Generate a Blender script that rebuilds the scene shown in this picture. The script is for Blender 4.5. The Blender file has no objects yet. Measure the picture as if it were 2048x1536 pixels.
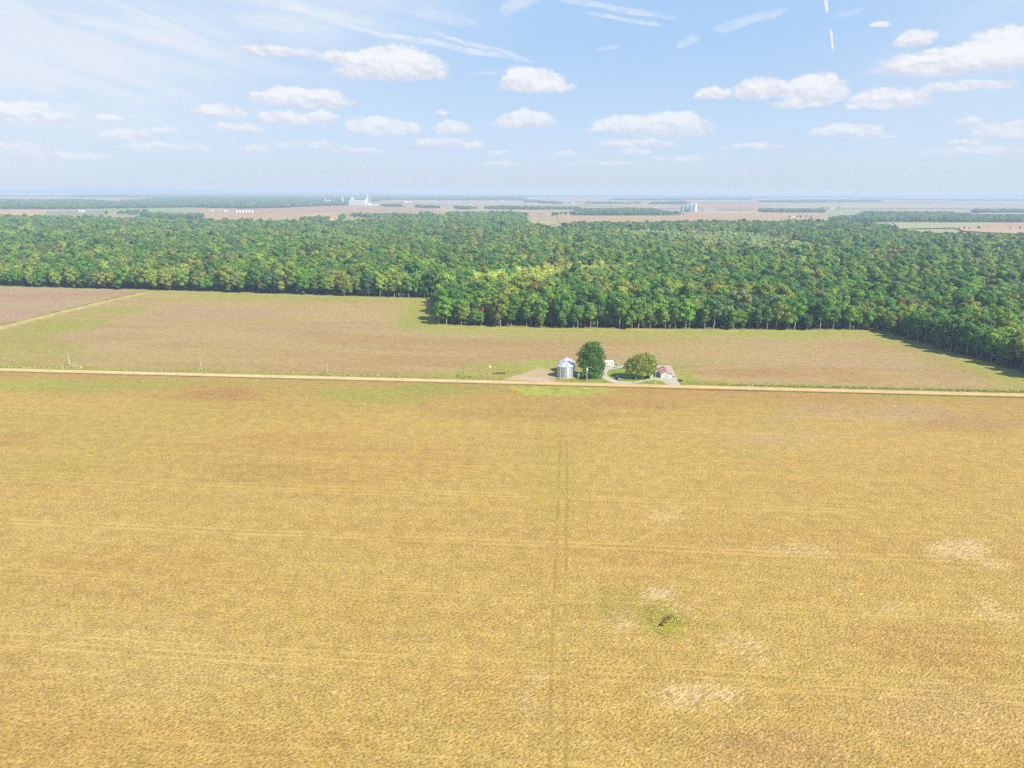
import bpy, bmesh, math, random
import numpy as np
from mathutils import Vector, Matrix

rng = np.random.default_rng(7)
random.seed(7)
SC = bpy.context.scene
COL = SC.collection
PI = math.pi
R_EARTH = 7.0e6

# ------------------------------------------------------------------ camera
H_CAM = 100.0
F_PX = 1421.0
PITCH = math.radians(15.27)
ROLL = math.radians(0.30)
_r = np.array([1.0, 0, 0]); _f = np.array([0, math.cos(PITCH), -math.sin(PITCH)]); _u = np.array([0, math.sin(PITCH), math.cos(PITCH)])
CR = _r * math.cos(ROLL) + _u * math.sin(ROLL)
CU = -_r * math.sin(ROLL) + _u * math.cos(ROLL)
CF = _f


def pdir(px, py):
    d = CF * F_PX + CR * (px - 1024.0) + CU * (768.0 - py)
    return d / np.linalg.norm(d)


def zearth(x, y):
    return -(x * x + y * y) / (2 * R_EARTH)


def P(px, py, z=0.0):
    """where the sight line through a point of the photograph meets the land (z above it)"""
    d = pdir(px, py)
    t = (H_CAM - z) / max(-d[2], 1e-5)
    for _ in range(12):
        x, y = d[0] * t, d[1] * t
        t = (H_CAM - z - zearth(x, y)) / max(-d[2], 1e-5)
        t = min(t, 60000.0)
    return np.array([d[0] * t, d[1] * t])


def azel(px, py):
    d = pdir(px, py)
    return math.degrees(math.atan2(d[0], d[1])), math.degrees(math.asin(d[2]))


def project(x, y, z):
    v0, v1, v2 = x, y, z - H_CAM
    zz = v0 * CF[0] + v1 * CF[1] + v2 * CF[2]
    return 1024 + F_PX * (v0 * CR[0] + v1 * CR[1] + v2 * CR[2]) / zz, 768 - F_PX * (v0 * CU[0] + v1 * CU[1] + v2 * CU[2]) / zz, zz


cam = bpy.data.cameras.new('camera')
cam.sensor_width = 36.0
cam.lens = F_PX / 2048 * 36.0
cam.clip_start = 1.0
cam.clip_end = 200000.0
cam_o = bpy.data.objects.new('camera', cam)
COL.objects.link(cam_o)
m = Matrix((CR, CU, -CF)).transposed().to_4x4()
m.translation = Vector((0, 0, H_CAM))
cam_o.matrix_world = m
SC.camera = cam_o

# ------------------------------------------------------------------ light
SUN_EL = math.radians(44)
SUN_H = np.array([0.77, -0.64])
SUN_H /= np.linalg.norm(SUN_H)
sun = bpy.data.lights.new('sun', 'SUN')
sun.energy = 4.5
sun.angle = math.radians(0.53)
sun.color = (1.0, 0.93, 0.82)
sun_o = bpy.data.objects.new('sun', sun)
COL.objects.link(sun_o)
sv = Vector((SUN_H[0] * math.cos(SUN_EL), SUN_H[1] * math.cos(SUN_EL), math.sin(SUN_EL)))
sun_o.rotation_euler = sv.to_track_quat('Z', 'Y').to_euler()
sun_o.location = (0, 0, 300)

SC.view_settings.view_transform = 'Standard'
SC.view_settings.look = 'None'
SC.view_settings.exposure = 1.0
SC.view_settings.gamma = 1.0
cy = SC.cycles
cy.max_bounces = 5
cy.diffuse_bounces = 3
cy.glossy_bounces = 2
cy.transmission_bounces = 2
cy.transparent_max_bounces = 6
cy.volume_bounces = 0
cy.caustics_reflective = False
cy.caustics_refractive = False
cy.use_denoising = False
try:
    cy.denoiser = 'OPENIMAGEDENOISE'
    cy.denoising_input_passes = 'RGB_ALBEDO_NORMAL'
    cy.denoising_prefilter = 'ACCURATE'
except Exception:
    pass
try:
    cy.use_adaptive_sampling = True
    cy.adaptive_threshold = 0.01
except Exception:
    pass


# ------------------------------------------------------------------ node helper
class NT:
    def __init__(self, tree):
        self.t = tree
        self.n = tree.nodes
        self.l = tree.links

    def new(self, kind, **kw):
        n = self.n.new(kind)
        for k, v in kw.items():
            setattr(n, k, v)
        return n

    def put(self, sock, v):
        if v is None:
            return
        if hasattr(v, 'is_linked') or isinstance(v, bpy.types.NodeSocket):
            self.l.new(v, sock)
        else:
            sock.default_value = v

    def math(self, op, a, b=None, c=None, clamp=False):
        n = self.n.new('ShaderNodeMath'); n.operation = op; n.use_clamp = clamp
        for i, v in enumerate((a, b, c)):
            self.put(n.inputs[i], v)
        return n.outputs[0]

    def vmath(self, op, a, b=None, c=None, out=0):
        n = self.n.new('ShaderNodeVectorMath'); n.operation = op
        for i, v in enumerate((a, b, c)):
            if v is not None:
                self.put(n.inputs[i], v)
        return n.outputs[out]

    def dot(self, a, b):
        n = self.n.new('ShaderNodeVectorMath'); n.operation = 'DOT_PRODUCT'
        self.put(n.inputs[0], a); self.put(n.inputs[1], b)
        return n.outputs['Value']

    def noise(self, vec, scale, detail=2.0, rough=0.5, distortion=0.0):
        n = self.n.new('ShaderNodeTexNoise')
        self.put(n.inputs['Vector'], vec)
        n.inputs['Scale'].default_value = scale
        n.inputs['Detail'].default_value = detail
        n.inputs['Roughness'].default_value = rough
        n.inputs['Distortion'].default_value = distortion
        return n.outputs[0]

    def mix(self, fac, a, b, blend='MIX'):
        n = self.n.new('ShaderNodeMix'); n.data_type = 'RGBA'; n.blend_type = blend
        self.put(n.inputs[0], fac)
        self.put(n.inputs[6], a); self.put(n.inputs[7], b)
        return n.outputs[2]

    def ramp(self, v, lo, hi, a=0.0, b=1.0, smooth=True):
        n = self.n.new('ShaderNodeMapRange')
        n.interpolation_type = 'SMOOTHSTEP' if smooth else 'LINEAR'
        self.put(n.inputs[0], v)
        for i, x in enumerate((lo, hi, a, b)):
            n.inputs[i + 1].default_value = x
        return n.outputs[0]

    def scalecol(self, col, f):
        n = self.n.new('ShaderNodeVectorMath'); n.operation = 'SCALE'
        self.put(n.inputs[0], col)
        self.put(n.inputs[3], f)
        return n.outputs[0]


def lin(r, g, b):
    f = lambda c: (c / 12.92) if c <= 0.04045 else ((c + 0.055) / 1.055) ** 2.4
    return np.array([f(r / 255), f(g / 255), f(b / 255)])


LIGHT = np.array([2.18, 2.08, 2.04])   # what a sunlit level surface of albedo 1 renders at, so a seen colour gives an albedo


def alb(r, g, b):
    return np.clip(lin(r, g, b) / LIGHT, 0, 0.9)


def new_mat(name):
    mt = bpy.data.materials.new(name)
    mt.use_nodes = True
    nt = NT(mt.node_tree)
    bs = mt.node_tree.nodes['Principled BSDF']
    return mt, nt, bs


_mats = {}


def mat(name, col, rough=0.6, metal=0.0, var=0.12, scale=1.5, spec=0.3, streak=0.0):
    if name in _mats:
        return _mats[name]
    mt, nt, bs = new_mat(name)
    tc = nt.new('ShaderNodeTexCoord').outputs['Object']
    n = nt.noise(tc, scale, 4, 0.6)
    k = nt.ramp(n, 0.3, 0.7, (1 - var) * .82, (1 + var) * .82)
    if streak:
        v2 = nt.vmath('MULTIPLY', tc, (3.0, 3.0, 0.25))
        n2 = nt.noise(v2, 1.5, 3, 0.6)
        k = nt.math('MULTIPLY', k, nt.ramp(n2, 0.35, 0.75, 1 + streak * .3, 1 - streak))
    nt.put(bs.inputs['Base Color'], nt.scalecol(tuple(col), k))
    bs.inputs['Roughness'].default_value = rough
    bs.inputs['Metallic'].default_value = metal
    bs.inputs['Specular IOR Level'].default_value = spec
    _mats[name] = mt
    return mt


def tag(o, label=None, cat=None, group=None, kind=None):
    if label: o['label'] = label
    if cat: o['category'] = cat
    if group: o['group'] = group
    if kind: o['kind'] = kind
    return o


def mesh_obj(name, verts, faces, material=None, parent=None, smooth=False):
    me = bpy.data.meshes.new(name)
    me.from_pydata([tuple(map(float, v)) for v in verts], [], [tuple(map(int, f)) for f in faces])
    me.update()
    if smooth:
        me.polygons.foreach_set('use_smooth', [True] * len(me.polygons))
    if material: me.materials.append(material)
    o = bpy.data.objects.new(name, me)
    COL.objects.link(o)
    if parent: o.parent = parent
    return o


def empty(name, loc, rz=0.0, **kw):
    o = bpy.data.objects.new(name, None)
    COL.objects.link(o)
    o.location = loc
    o.rotation_euler = (0, 0, rz)
    o.empty_display_size = 0.5
    tag(o, **kw)
    return o


class MB:
    """collects simple solids into one mesh"""
    def __init__(self):
        self.v = []; self.f = []

    def add(self, vs, fs):
        b = len(self.v)
        self.v += [tuple(map(float, p)) for p in vs]
        self.f += [tuple(b + i for i in f) for f in fs]
        return self

    def box(self, x0, x1, y0, y1, z0, z1, bev=0.0):
        if bev <= 0:
            vs = [(x, y, z) for z in (z0, z1) for y in (y0, y1) for x in (x0, x1)]
            return self.add(vs, [(0, 2, 3, 1), (4, 5, 7, 6), (0, 1, 5, 4), (2, 6, 7, 3), (0, 4, 6, 2), (1, 3, 7, 5)])
        bm = bmesh.new()
        r = bmesh.ops.create_cube(bm, size=1)
        for v in bm.verts:
            v.co = Vector(((x0 + x1) / 2 + v.co.x * (x1 - x0), (y0 + y1) / 2 + v.co.y * (y1 - y0), (z0 + z1) / 2 + v.co.z * (z1 - z0)))
        bmesh.ops.bevel(bm, geom=bm.edges[:], offset=bev, segments=2, affect='EDGES', profile=0.6)
        bm.verts.index_update()
        self.add([v.co for v in bm.verts], [[v.index for v in f.verts] for f in bm.faces])
        bm.free()
        return self

    def tube(self, pts, rad, n=8, caps=True):
        pts = [Vector(p) for p in pts]
        if not hasattr(rad, '__len__'): rad = [rad] * len(pts)
        rings = []
        for i, p in enumerate(pts):
            d = (pts[min(i + 1, len(pts) - 1)] - pts[max(i - 1, 0)]).normalized()
            a = d.cross(Vector((0.123, 1, 0.02)) if abs(d.y) < 0.9 else Vector((1, 0.1, 0))).normalized()
            b = d.cross(a)
            rings.append([p + (a * math.cos(2 * PI * k / n) + b * math.sin(2 * PI * k / n)) * rad[i] for k in range(n)])
        vs = [q for r in rings for q in r]
        fs = []
        for i in range(len(pts) - 1):
            for k in range(n):
                fs.append((i * n + k, i * n + (k + 1) % n, (i + 1) * n + (k + 1) % n, (i + 1) * n + k))
        if caps:
            fs.append(tuple(range(n - 1, -1, -1)))
            fs.append(tuple((len(pts) - 1) * n + k for k in range(n)))
        return self.add(vs, fs)

    def lathe(self, prof, n=32, c=(0, 0), cap_top=True):
        vs = []
        for r, z in prof:
            for k in range(n):
                a = 2 * PI * k / n
                vs.append((c[0] + r * math.cos(a), c[1] + r * math.sin(a), z))
        fs = []
        for i in range(len(prof) - 1):
            for k in range(n):
                fs.append((i * n + k, i * n + (k + 1) % n, (i + 1) * n + (k + 1) % n, (i + 1) * n + k))
        if cap_top:
            fs.append(tuple((len(prof) - 1) * n + k for k in range(n)))
        return self.add(vs, fs)

    def prism(self, poly, y0, y1):
        """poly: (x, z) outline, pushed along y"""
        n = len(poly)
        vs = [(x, y0, z) for x, z in poly] + [(x, y1, z) for x, z in poly]
        fs = [tuple(range(n)), tuple(range(2 * n - 1, n - 1, -1))] + [(i, i + n, (i + 1) % n + n, (i + 1) % n) for i in range(n)]
        return self.add(vs, fs)

    def build(self, name, material, parent=None, smooth=False):
        o = mesh_obj(name, self.v, self.f, material, parent, False)
        if smooth:
            try:
                o.data.polygons.foreach_set('use_smooth', [True] * len(o.data.polygons))
                o.data.set_sharp_from_angle(angle=math.radians(40))
            except Exception:
                pass
        return o


def in_poly(x, y, poly):
    inside = np.zeros(x.shape, bool)
    n = len(poly)
    j = n - 1
    for i in range(n):
        xi, yi = poly[i]; xj, yj = poly[j]
        c = ((yi > y) != (yj > y)) & (x < (xj - xi) * (y - yi) / (yj - yi + 1e-12) + xi)
        inside ^= c
        j = i
    return inside


def poly_dist(x, y, poly):
    """distance to the outline (positive inside)"""
    d = np.full(x.shape, 1e9)
    n = len(poly)
    for i in range(n):
        ax, ay = poly[i]; bx, by = poly[(i + 1) % n]
        dx, dy = bx - ax, by - ay
        t = np.clip(((x - ax) * dx + (y - ay) * dy) / (dx * dx + dy * dy + 1e-9), 0, 1)
        d = np.minimum(d, np.hypot(x - ax - t * dx, y - ay - t * dy))
    return np.where(in_poly(x, y, poly), d, -d)


def vnoise(x, y, s, seed=0):
    """smooth value noise, numpy"""
    x = x / s; y = y / s
    xi = np.floor(x).astype(np.int64); yi = np.floor(y).astype(np.int64)
    fx = x - xi; fy = y - yi
    fx = fx * fx * (3 - 2 * fx); fy = fy * fy * (3 - 2 * fy)

    def h(a, b):
        v = (a * 374761393 + b * 668265263 + seed * 982451653) & 0x7fffffff
        v = ((v ^ (v >> 13)) * 1274126177) & 0x7fffffff
        return ((v ^ (v >> 16)) & 0xffff) / 65535.0
    return (h(xi, yi) * (1 - fx) + h(xi + 1, yi) * fx) * (1 - fy) + (h(xi, yi + 1) * (1 - fx) + h(xi + 1, yi + 1) * fx) * fy


def fbm(x, y, s, oct=4, seed=0):
    v = 0; a = 1.0; t = 0
    for i in range(oct):
        v = v + a * vnoise(x + 37 * i, y - 91 * i, s / 2 ** i, seed + i)
        t += a; a *= 0.55
    return v / t


def sstep(a, b, x):
    t = np.clip((x - a) / (b - a), 0, 1)
    return t * t * (3 - 2 * t)


# ------------------------------------------------------------------ layout in plan
def PP(pts, z=0.0):
    return [tuple(P(a, b, z)) for a, b in pts]


road_top = PP([(-900, 712), (-300, 728), (0, 737.5), (500, 745.5), (1024, 760.5), (1300, 768.5), (1700, 778), (2048, 786), (2600, 799)])
road_c = PP([(-900, 716), (-300, 732), (0, 741), (500, 749.5), (1024, 764.5), (1300, 772.5), (1700, 782.5), (2048, 790.5), (2600, 804)])
# one straight line fits the road
_rc = np.array(road_c)
_rk = np.polyfit(_rc[2:8, 0], _rc[2:8, 1], 1)
ROAD_DIR = np.array([1.0, _rk[0]]); ROAD_DIR /= np.linalg.norm(ROAD_DIR)
ROAD_N = np.array([-ROAD_DIR[1], ROAD_DIR[0]])
print('road slope', _rk, 'resid', _rc[2:8, 1] - np.polyval(_rk, _rc[2:8, 0]))

near_edge = [(-500, 560), (-250, 566), (0, 574), (300, 581), (600, 590.5), (872, 598.5), (866, 651), (1100, 657.5), (1500, 661.5), (1755, 662.5),
             (1830, 684), (1950, 722), (2048, 750), (2200, 800)]
far_edge = [(2700, 760), (2600, 600), (2300, 490), (2048, 470), (1900, 470), (1800, 466), (1775, 450), (1660, 443), (1540, 444), (1400, 444), (1200, 447), (1130, 451),
            (1108, 458), (1062, 452), (1052, 434), (1030, 426), (900, 425), (890, 431), (762, 430), (755, 438), (700, 443), (600, 444), (480, 443),
            (300, 440), (200, 436), (0, 433), (-300, 427), (-500, 430)]
FOREST = PP(near_edge) + PP(far_edge, 17.0)

# ------------------------------------------------------------------ ground
def axis(segs):
    out = [segs[0][0]]
    for a, b, st in segs:
        n = max(1, int(round((b - a) / st)))
        out += list(np.linspace(a, b, n + 1)[1:])
    return np.array(out)


xs_pos = axis([(0, 420, 2.6), (420, 640, 5), (640, 1000, 12), (1000, 2000, 50), (2000, 6000, 250), (6000, 46000, 2000)])
xs = np.concatenate([-xs_pos[:0:-1], xs_pos])
ys = axis([(-46000, -2000, 4000), (-2000, 0, 200), (0, 80, 8), (80, 330, 2.6), (330, 620, 2.2), (620, 880, 4), (880, 1200, 15), (1200, 3000, 60), (3000, 8000, 250), (8000, 46000, 2000)])
GX, GY = np.meshgrid(xs, ys)
GZ = zearth(GX, GY)
nx, ny = len(xs), len(ys)
print('ground', nx, ny, nx * ny)
gx, gy = GX.ravel(), GY.ravel()
s_along = gx * ROAD_DIR[0] + gy * ROAD_DIR[1]
off = np.polyval(_rk, 0.0) * ROAD_N[1]
s_across = gx * ROAD_N[0] + gy * ROAD_N[1] - off           # + beyond the road, - on the camera's side


def C(r, g, b):
    return alb(r, g, b)


thin_at = np.zeros(gx.size)      # where the stand is thin and pale straw lies open


def row_along(px, py):
    p = P(px, py)
    a = math.atan2(ROAD_DIR[1], ROAD_DIR[0])
    return p[0] * math.cos(a) + p[1] * math.sin(a)


col = np.empty((gx.size, 3))
f1 = fbm(s_along * 0.35, s_across, 22, 4, 3)
f2 = fbm(s_along * 0.25, s_across, 60, 4, 11)
f3 = fbm(gx, gy, 14, 3, 21)
f4 = fbm(s_along * 0.12, s_across, 9, 3, 31)


def lerp(c, tgt, w):
    return c + (tgt - c) * np.clip(w, 0, 1)[:, None]


# field on the camera's side: dry golden crop
STRAW, STRAW2, OLIVE, RUSSET, PALE = C(219, 181, 98), C(214, 171, 92), C(204, 178, 88), C(206, 158, 92), C(230, 208, 164)
col[:] = STRAW
col = lerp(col, STRAW2, sstep(0.45, 0.75, f1) * 0.6)
col = lerp(col, OLIVE, sstep(0.48, 0.72, f2) * 0.5)
col = lerp(col, RUSSET, sstep(0.6, 0.8, f4) * 0.2)


def blob(px, py, rx, ry, tgt, k=1.0, soft=1.0, nz=0.55):
    """a patch of another growth (one is painted lens glow) round a spot of the field; radii as seen, turned into metres on the land"""
    global col
    c = P(px, py); ex = P(px + rx, py) - c; ey = P(px, py - ry) - P(px, py + ry)
    ax, ay = np.linalg.norm(ex), np.linalg.norm(ey) / 2
    ux = ex / ax
    dx, dy = gx - c[0], gy - c[1]
    u = (dx * ux[0] + dy * ux[1]) / ax
    v = (-dx * ux[1] + dy * ux[0]) / ay
    r = np.sqrt(u * u + v * v) + (fbm(gx * .5, gy, 12, 3, int(px)) - 0.5) * nz * 2.6 + (fbm(gx, gy, max(5.0, ax * .5), 3, int(py)) - .5) * nz
    wgt = k * (1 - sstep(1 - 0.75 * soft, 1 + 0.15 * soft, r))
    if tgt is PALE:
        global thin_at
        thin_at = np.maximum(thin_at, wgt * .95); wgt = wgt * .18
    col = lerp(col, tgt, wgt)


GREEN1, GREEN2, LIME, PINK, BROWNRED = C(184, 178, 82), C(160, 170, 76), C(186, 190, 84), C(206, 170, 132), C(188, 134, 84)
near = s_across < 0
far_side = ~near
# brown and green bands on the near side of the road
band = (1 - sstep(2, 62, -s_across)) * near
col = lerp(col, C(196, 158, 92), band * 0.6)
col = lerp(col, RUSSET, band * sstep(0.42, 0.7, fbm(s_along * .3, s_across * 1.6, 30, 4, 51)) * 0.5)
col = lerp(col, GREEN1, band * sstep(0.5, 0.7, fbm(s_along * .22, s_across * 1.2, 26, 4, 61)) * 0.7)
for b in [(200, 770, 260, 14, GREEN1, .75), (50, 765, 90, 12, LIME, .6), (760, 788, 150, 20, GREEN1, .85), (900, 775, 130, 10, GREEN2, .6), (1120, 783, 110, 10, LIME, .95),
          (430, 790, 140, 14, BROWNRED, .5), (1080, 825, 220, 22, BROWNRED, .35), (1300, 806, 120, 12, BROWNRED, .4), (1800, 830, 260, 26, PINK, .5), (1950, 850, 150, 22, BROWNRED, .35),
          (20, 880, 90, 18, BROWNRED, .4), (600, 880, 200, 22, STRAW2, .8), (500, 940, 190, 20, C(196, 158, 84), .45), (120, 940, 160, 26, OLIVE, .6), (700, 960, 90, 20, STRAW2, .6),
          (1110, 950, 60, 110, OLIVE, .6), (1500, 910, 60, 16, OLIVE, .6), (1550, 880, 200, 26, C(216, 182, 118), .6), (80, 1060, 200, 50, C(222, 186, 104), .7), (300, 1300, 340, 110, C(226, 188, 112), .6),  # last one: warm lens glow at the lower left, painted into the crop colour
          (1330, 1247, 50, 40, C(190, 176, 66), .95), (1420, 1240, 60, 30, OLIVE, .8), (1250, 1210, 90, 50, C(196, 170, 88), .6),
          (1250, 1255, 42, 24, PALE, .8), (1315, 1190, 38, 14, PALE, .9), (1370, 1215, 60, 12, PALE, .6), (1420, 1200, 40, 10, PALE, .6), (1330, 1035, 60, 20, PALE, .6), (1905, 1095, 70, 22, PALE, .85),
          (1600, 1100, 170, 16, PALE, .45), (2000, 1130, 60, 14, PALE, .7), (1400, 1385, 110, 34, PALE, .8), (1480, 1290, 90, 30, PALE, .5), (1085, 1352, 26, 12, PALE, .9), (1060, 1375, 30, 12, PALE, .5),
          (1690, 1180, 30, 8, PALE, .7), (1990, 1220, 80, 24, PALE, .5), (1520, 1325, 50, 14, PALE, .6), (1790, 1215, 60, 20, PALE, .35), (1900, 1420, 180, 60, C(218, 176, 116), .5), (1050, 1400, 60, 60, PALE, .35),
          (1550, 1500, 240, 40, C(204, 158, 100), .6), (1900, 1300, 200, 50, C(206, 160, 90), .5), (170, 1475, 60, 14, RUSSET, .4), (55, 1300, 16, 5, RUSSET, .7), (1280, 1460, 120, 30, STRAW2, .6)]:
    blob(*b)

# the field beyond the road
up_c = np.empty_like(col); up_c[:] = C(208, 176, 114)
up_c = lerp(up_c, C(198, 160, 106), sstep(0.42, 0.7, fbm(s_along * .2, s_across, 26, 4, 71)) * .9)
up_c = lerp(up_c, C(208, 176, 130), sstep(0.48, 0.7, fbm(s_along * .25, s_across, 34, 4, 81)) * .8)
up_c = lerp(up_c, C(190, 176, 98), sstep(0.58, 0.76, fbm(s_along * .3, s_across, 30, 4, 91)) * .5)
col = np.where(far_side[:, None], up_c, col)
fd = -poly_dist(gx, gy, FOREST)                              # metres outside the wood
edge_green = (1 - sstep(8, 46 , fd + (fbm(gx, gy, 40, 3, 5) - .5) * 30)) * far_side
col = lerp(col, C(188, 186, 88), edge_green * 0.92)
verge = (1 - sstep(7, 15, s_across + (f3 - .5) * 8)) * far_side
col = lerp(col, C(178, 172, 76), verge * 0.8)
for b in [(80, 660, 110, 24, GREEN1, .8), (30, 700, 130, 18, GREEN1, .7), (240, 620, 80, 14, GREEN1, .9), (160, 645, 90, 14, GREEN1, .85), (60, 725, 90, 10, C(196, 168, 100), .6),
          (840, 630, 34, 26, GREEN1, .9), (870, 600, 60, 8, GREEN1, .7), (855, 607, 12, 5, C(214, 178, 142), .8), (600, 597, 330, 5, GREEN1, .8),
          (450, 625, 200, 18, C(204, 166, 126), .8), (600, 660, 160, 16, C(200, 160, 116), .6), (540, 640, 22, 3, OLIVE, .8), (620, 672, 40, 6, C(186, 160, 96), .6), (460, 680, 260, 14, C(208, 178, 120), .7), (800, 725, 150, 14, C(198, 158, 98), .7),
          (420, 730, 200, 8, C(196, 162, 100), .5), (1000, 738, 90, 14, GREEN1, .9), (1090, 735, 60, 18, LIME, .95), (1140, 728, 70, 12, GREEN1, .7), (930, 750, 90, 7, GREEN1, .8), (1240, 735, 110, 10, GREEN2, .8),
          (1200, 762, 150, 8, GREEN2, .95), (1290, 762, 60, 8, GREEN2, .8), (1370, 750, 24, 20, C(184, 184, 84), .95), (1380, 765, 40, 6, GREEN2, .8), (1250, 680, 300, 14, C(192, 172, 96), .6), (1440, 705, 240, 16, C(210, 174, 112), .7),
          (1750, 710, 170, 22, C(208, 170, 120), .7), (1640, 745, 170, 14, C(200, 154, 96), .7), (1500, 745, 130, 10, C(194, 148, 94), .6), (1900, 750, 80, 12, C(200, 160, 118), .6), (1940, 740, 60, 30, C(184, 168, 92), .5), (1830, 700, 50, 22, C(190, 172, 98), .6),
          (950, 688, 90, 6, C(196, 158, 112), .5), (1240, 700, 70, 10, C(206, 170, 120), .6), (1820, 665, 80, 6, GREEN1, .8), (1360, 765, 30, 4, GREEN2, .7)]:
    w0 = col.copy(); blob(*b); col = np.where(far_side[:, None], col, w0)
# the paler field west of the ditch
wf = PP([(-700, 590), (-200, 569), (0, 575), (312, 582.5), (200, 606), (0, 657), (-400, 750)])
wm = sstep(-3, 3, poly_dist(gx, gy, wf))
wcol = lerp(np.tile(C(206, 170, 136), (gx.size, 1)), C(196, 158, 116), sstep(.4, .7, fbm(s_along * .15, s_across, 22, 3, 17)))
wcol = lerp(wcol, C(196, 178, 112), sstep(.58, .75, fbm(s_along * .12, s_across, 26, 3, 19)) * .8)
col = lerp(col, wcol, wm)
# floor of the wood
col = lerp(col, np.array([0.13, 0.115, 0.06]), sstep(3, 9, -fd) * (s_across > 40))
# plain beyond the wood
plain = sstep(1000, 2200, np.hypot(gx, gy)) * (fd > -4)
pc = np.tile(C(196, 180, 138), (gx.size, 1))
pc = lerp(pc, C(160, 168, 110), sstep(.45, .7, fbm(gx * .5, gy, 2600, 3, 101)))
pc = lerp(pc, C(206, 168, 126), sstep(.5, .7, fbm(gx * .5, gy, 1900, 3, 103)))
col = lerp(col, pc, plain)

gm, nt, bs = new_mat('cropland')
tc = nt.new('ShaderNodeTexCoord').outputs['Object']
att = nt.new('ShaderNodeAttribute', attribute_name='growth').outputs['Color']
rot = nt.new('ShaderNodeVectorRotate', rotation_type='Z_AXIS')
nt.put(rot.inputs['Vector'], tc); rot.inputs['Angle'].default_value = math.atan2(-0.72, 1.0)
lodge = nt.vmath('MULTIPLY', rot.outputs[0], (0.75, 1.15, 1.0))
clump = nt.noise(lodge, 1.9, 3, 0.62, 0.3)
fine = nt.noise(tc, 3.3, 2, 0.6)
mid = nt.noise(tc, 0.22, 3, 0.6)
rowv = nt.new('ShaderNodeVectorRotate', rotation_type='Z_AXIS')
nt.put(rowv.inputs['Vector'], tc); rowv.inputs['Angle'].default_value = -math.atan2(ROAD_DIR[1], ROAD_DIR[0])
rowc = nt.vmath('MULTIPLY', rowv.outputs[0], (0.035, 1.0, 1.0))
rows = nt.noise(rowc, 0.55, 3, 0.6)
h = nt.math('ADD', nt.math('MULTIPLY', clump, 0.7), nt.math('MULTIPLY', fine, 0.3))
k = nt.ramp(h, 0.39, 0.61, 0.66, 1.28)
k = nt.math('MULTIPLY', k, nt.ramp(mid, 0.3, 0.7, 0.9, 1.1))
k = nt.math('MULTIPLY', k, nt.ramp(rows, 0.3, 0.7, 0.945, 1.055))
gap = nt.ramp(h, 0.47, 0.37, 0.0, 0.85)
base = nt.scalecol(att, k)
base = nt.mix(nt.math('MULTIPLY', gap, 0.6), base, nt.mix(1.0, att, (0.50, 0.40, 0.26, 1), 'MULTIPLY'))
thin = nt.new('ShaderNodeAttribute', attribute_name='growth').outputs['Alpha']
stalk = nt.noise(nt.vmath('MULTIPLY', lodge, (.6, 1.5, 1)), 1.0, 4, .72, .4)
pale = nt.ramp(nt.math('ADD', nt.math('MULTIPLY', stalk, 1.0), nt.math('MULTIPLY', thin, .14)), .57, .64)
base = nt.mix(nt.math('MULTIPLY', pale, .66), base, nt.mix(.35, (.60, .47, .28, 1), nt.scalecol(att, k)))
# wheel tracks left by the sprayer: pairs of lines along and across the rows
sep = nt.new('ShaderNodeSeparateXYZ'); nt.put(sep.inputs[0], rowv.outputs[0])
wob = nt.math('MULTIPLY', nt.math('SUBTRACT', nt.noise(tc, 0.02, 1), 0.5), 3.0)
brk = nt.ramp(nt.noise(tc, 0.11, 2), 0.35, 0.6, 0.15, 1.0)


def track(axis_out, c, w, both=True, gauge=2.6):
    d = nt.math('SUBTRACT', nt.math('ADD', axis_out, wob), c)
    if both:
        d = nt.math('SUBTRACT', nt.math('ABSOLUTE', d), gauge / 2)
    return nt.ramp(nt.math('ABSOLUTE', d), w * 0.3, w, 1.0, 0.0)


def row_off(px, py):
    p = P(px, py)
    a = math.atan2(ROAD_DIR[1], ROAD_DIR[0])
    return -p[0] * math.sin(a) + p[1] * math.cos(a)


tr = None
for px, py in [(300, 1054), (300, 1156), (300, 1311), (1024, 990), (1500, 1105), (1024, 1524), (1500, 830), (1500, 948), (1500, 868), (700, 985), (1600, 1360)]:
    v = track(sep.outputs[1], row_off(px, py), 0.42, py not in (1524, 1311, 830, 868))
    tr = v if tr is None else nt.math('MAXIMUM', tr, v)
base = nt.mix(nt.math('MULTIPLY', nt.math('MULTIPLY', tr, brk), 0.75), base, nt.mix(1.0, att, (1.26, 1.32, 1.45, 1), 'MULTIPLY'))
v = track(sep.outputs[0], row_along(1121, 1150), 0.6, True, 2.9)
lim = nt.math('MULTIPLY', v, nt.math('LESS_THAN', sep.outputs[1], row_off(1115, 880)))
base = nt.mix(nt.math('MULTIPLY', nt.math('MULTIPLY', lim, brk), 0.6), base, nt.mix(1.0, att, (0.66, 0.66, 0.55, 1), 'MULTIPLY'))
nt.put(bs.inputs['Base Color'], base)
bs.inputs['Roughness'].default_value = 0.95
bs.inputs['Specular IOR Level'].default_value = 0.05
bp = nt.new('ShaderNodeBump'); bp.inputs['Strength'].default_value = 0.85; bp.inputs['Distance'].default_value = 0.45
nt.put(bp.inputs['Height'], h)
nt.put(bs.inputs['Normal'], bp.outputs[0])

idx = np.arange(nx * ny).reshape(ny, nx)
faces = np.stack([idx[:-1, :-1], idx[:-1, 1:], idx[1:, 1:], idx[1:, :-1]], -1).reshape(-1, 4)


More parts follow.
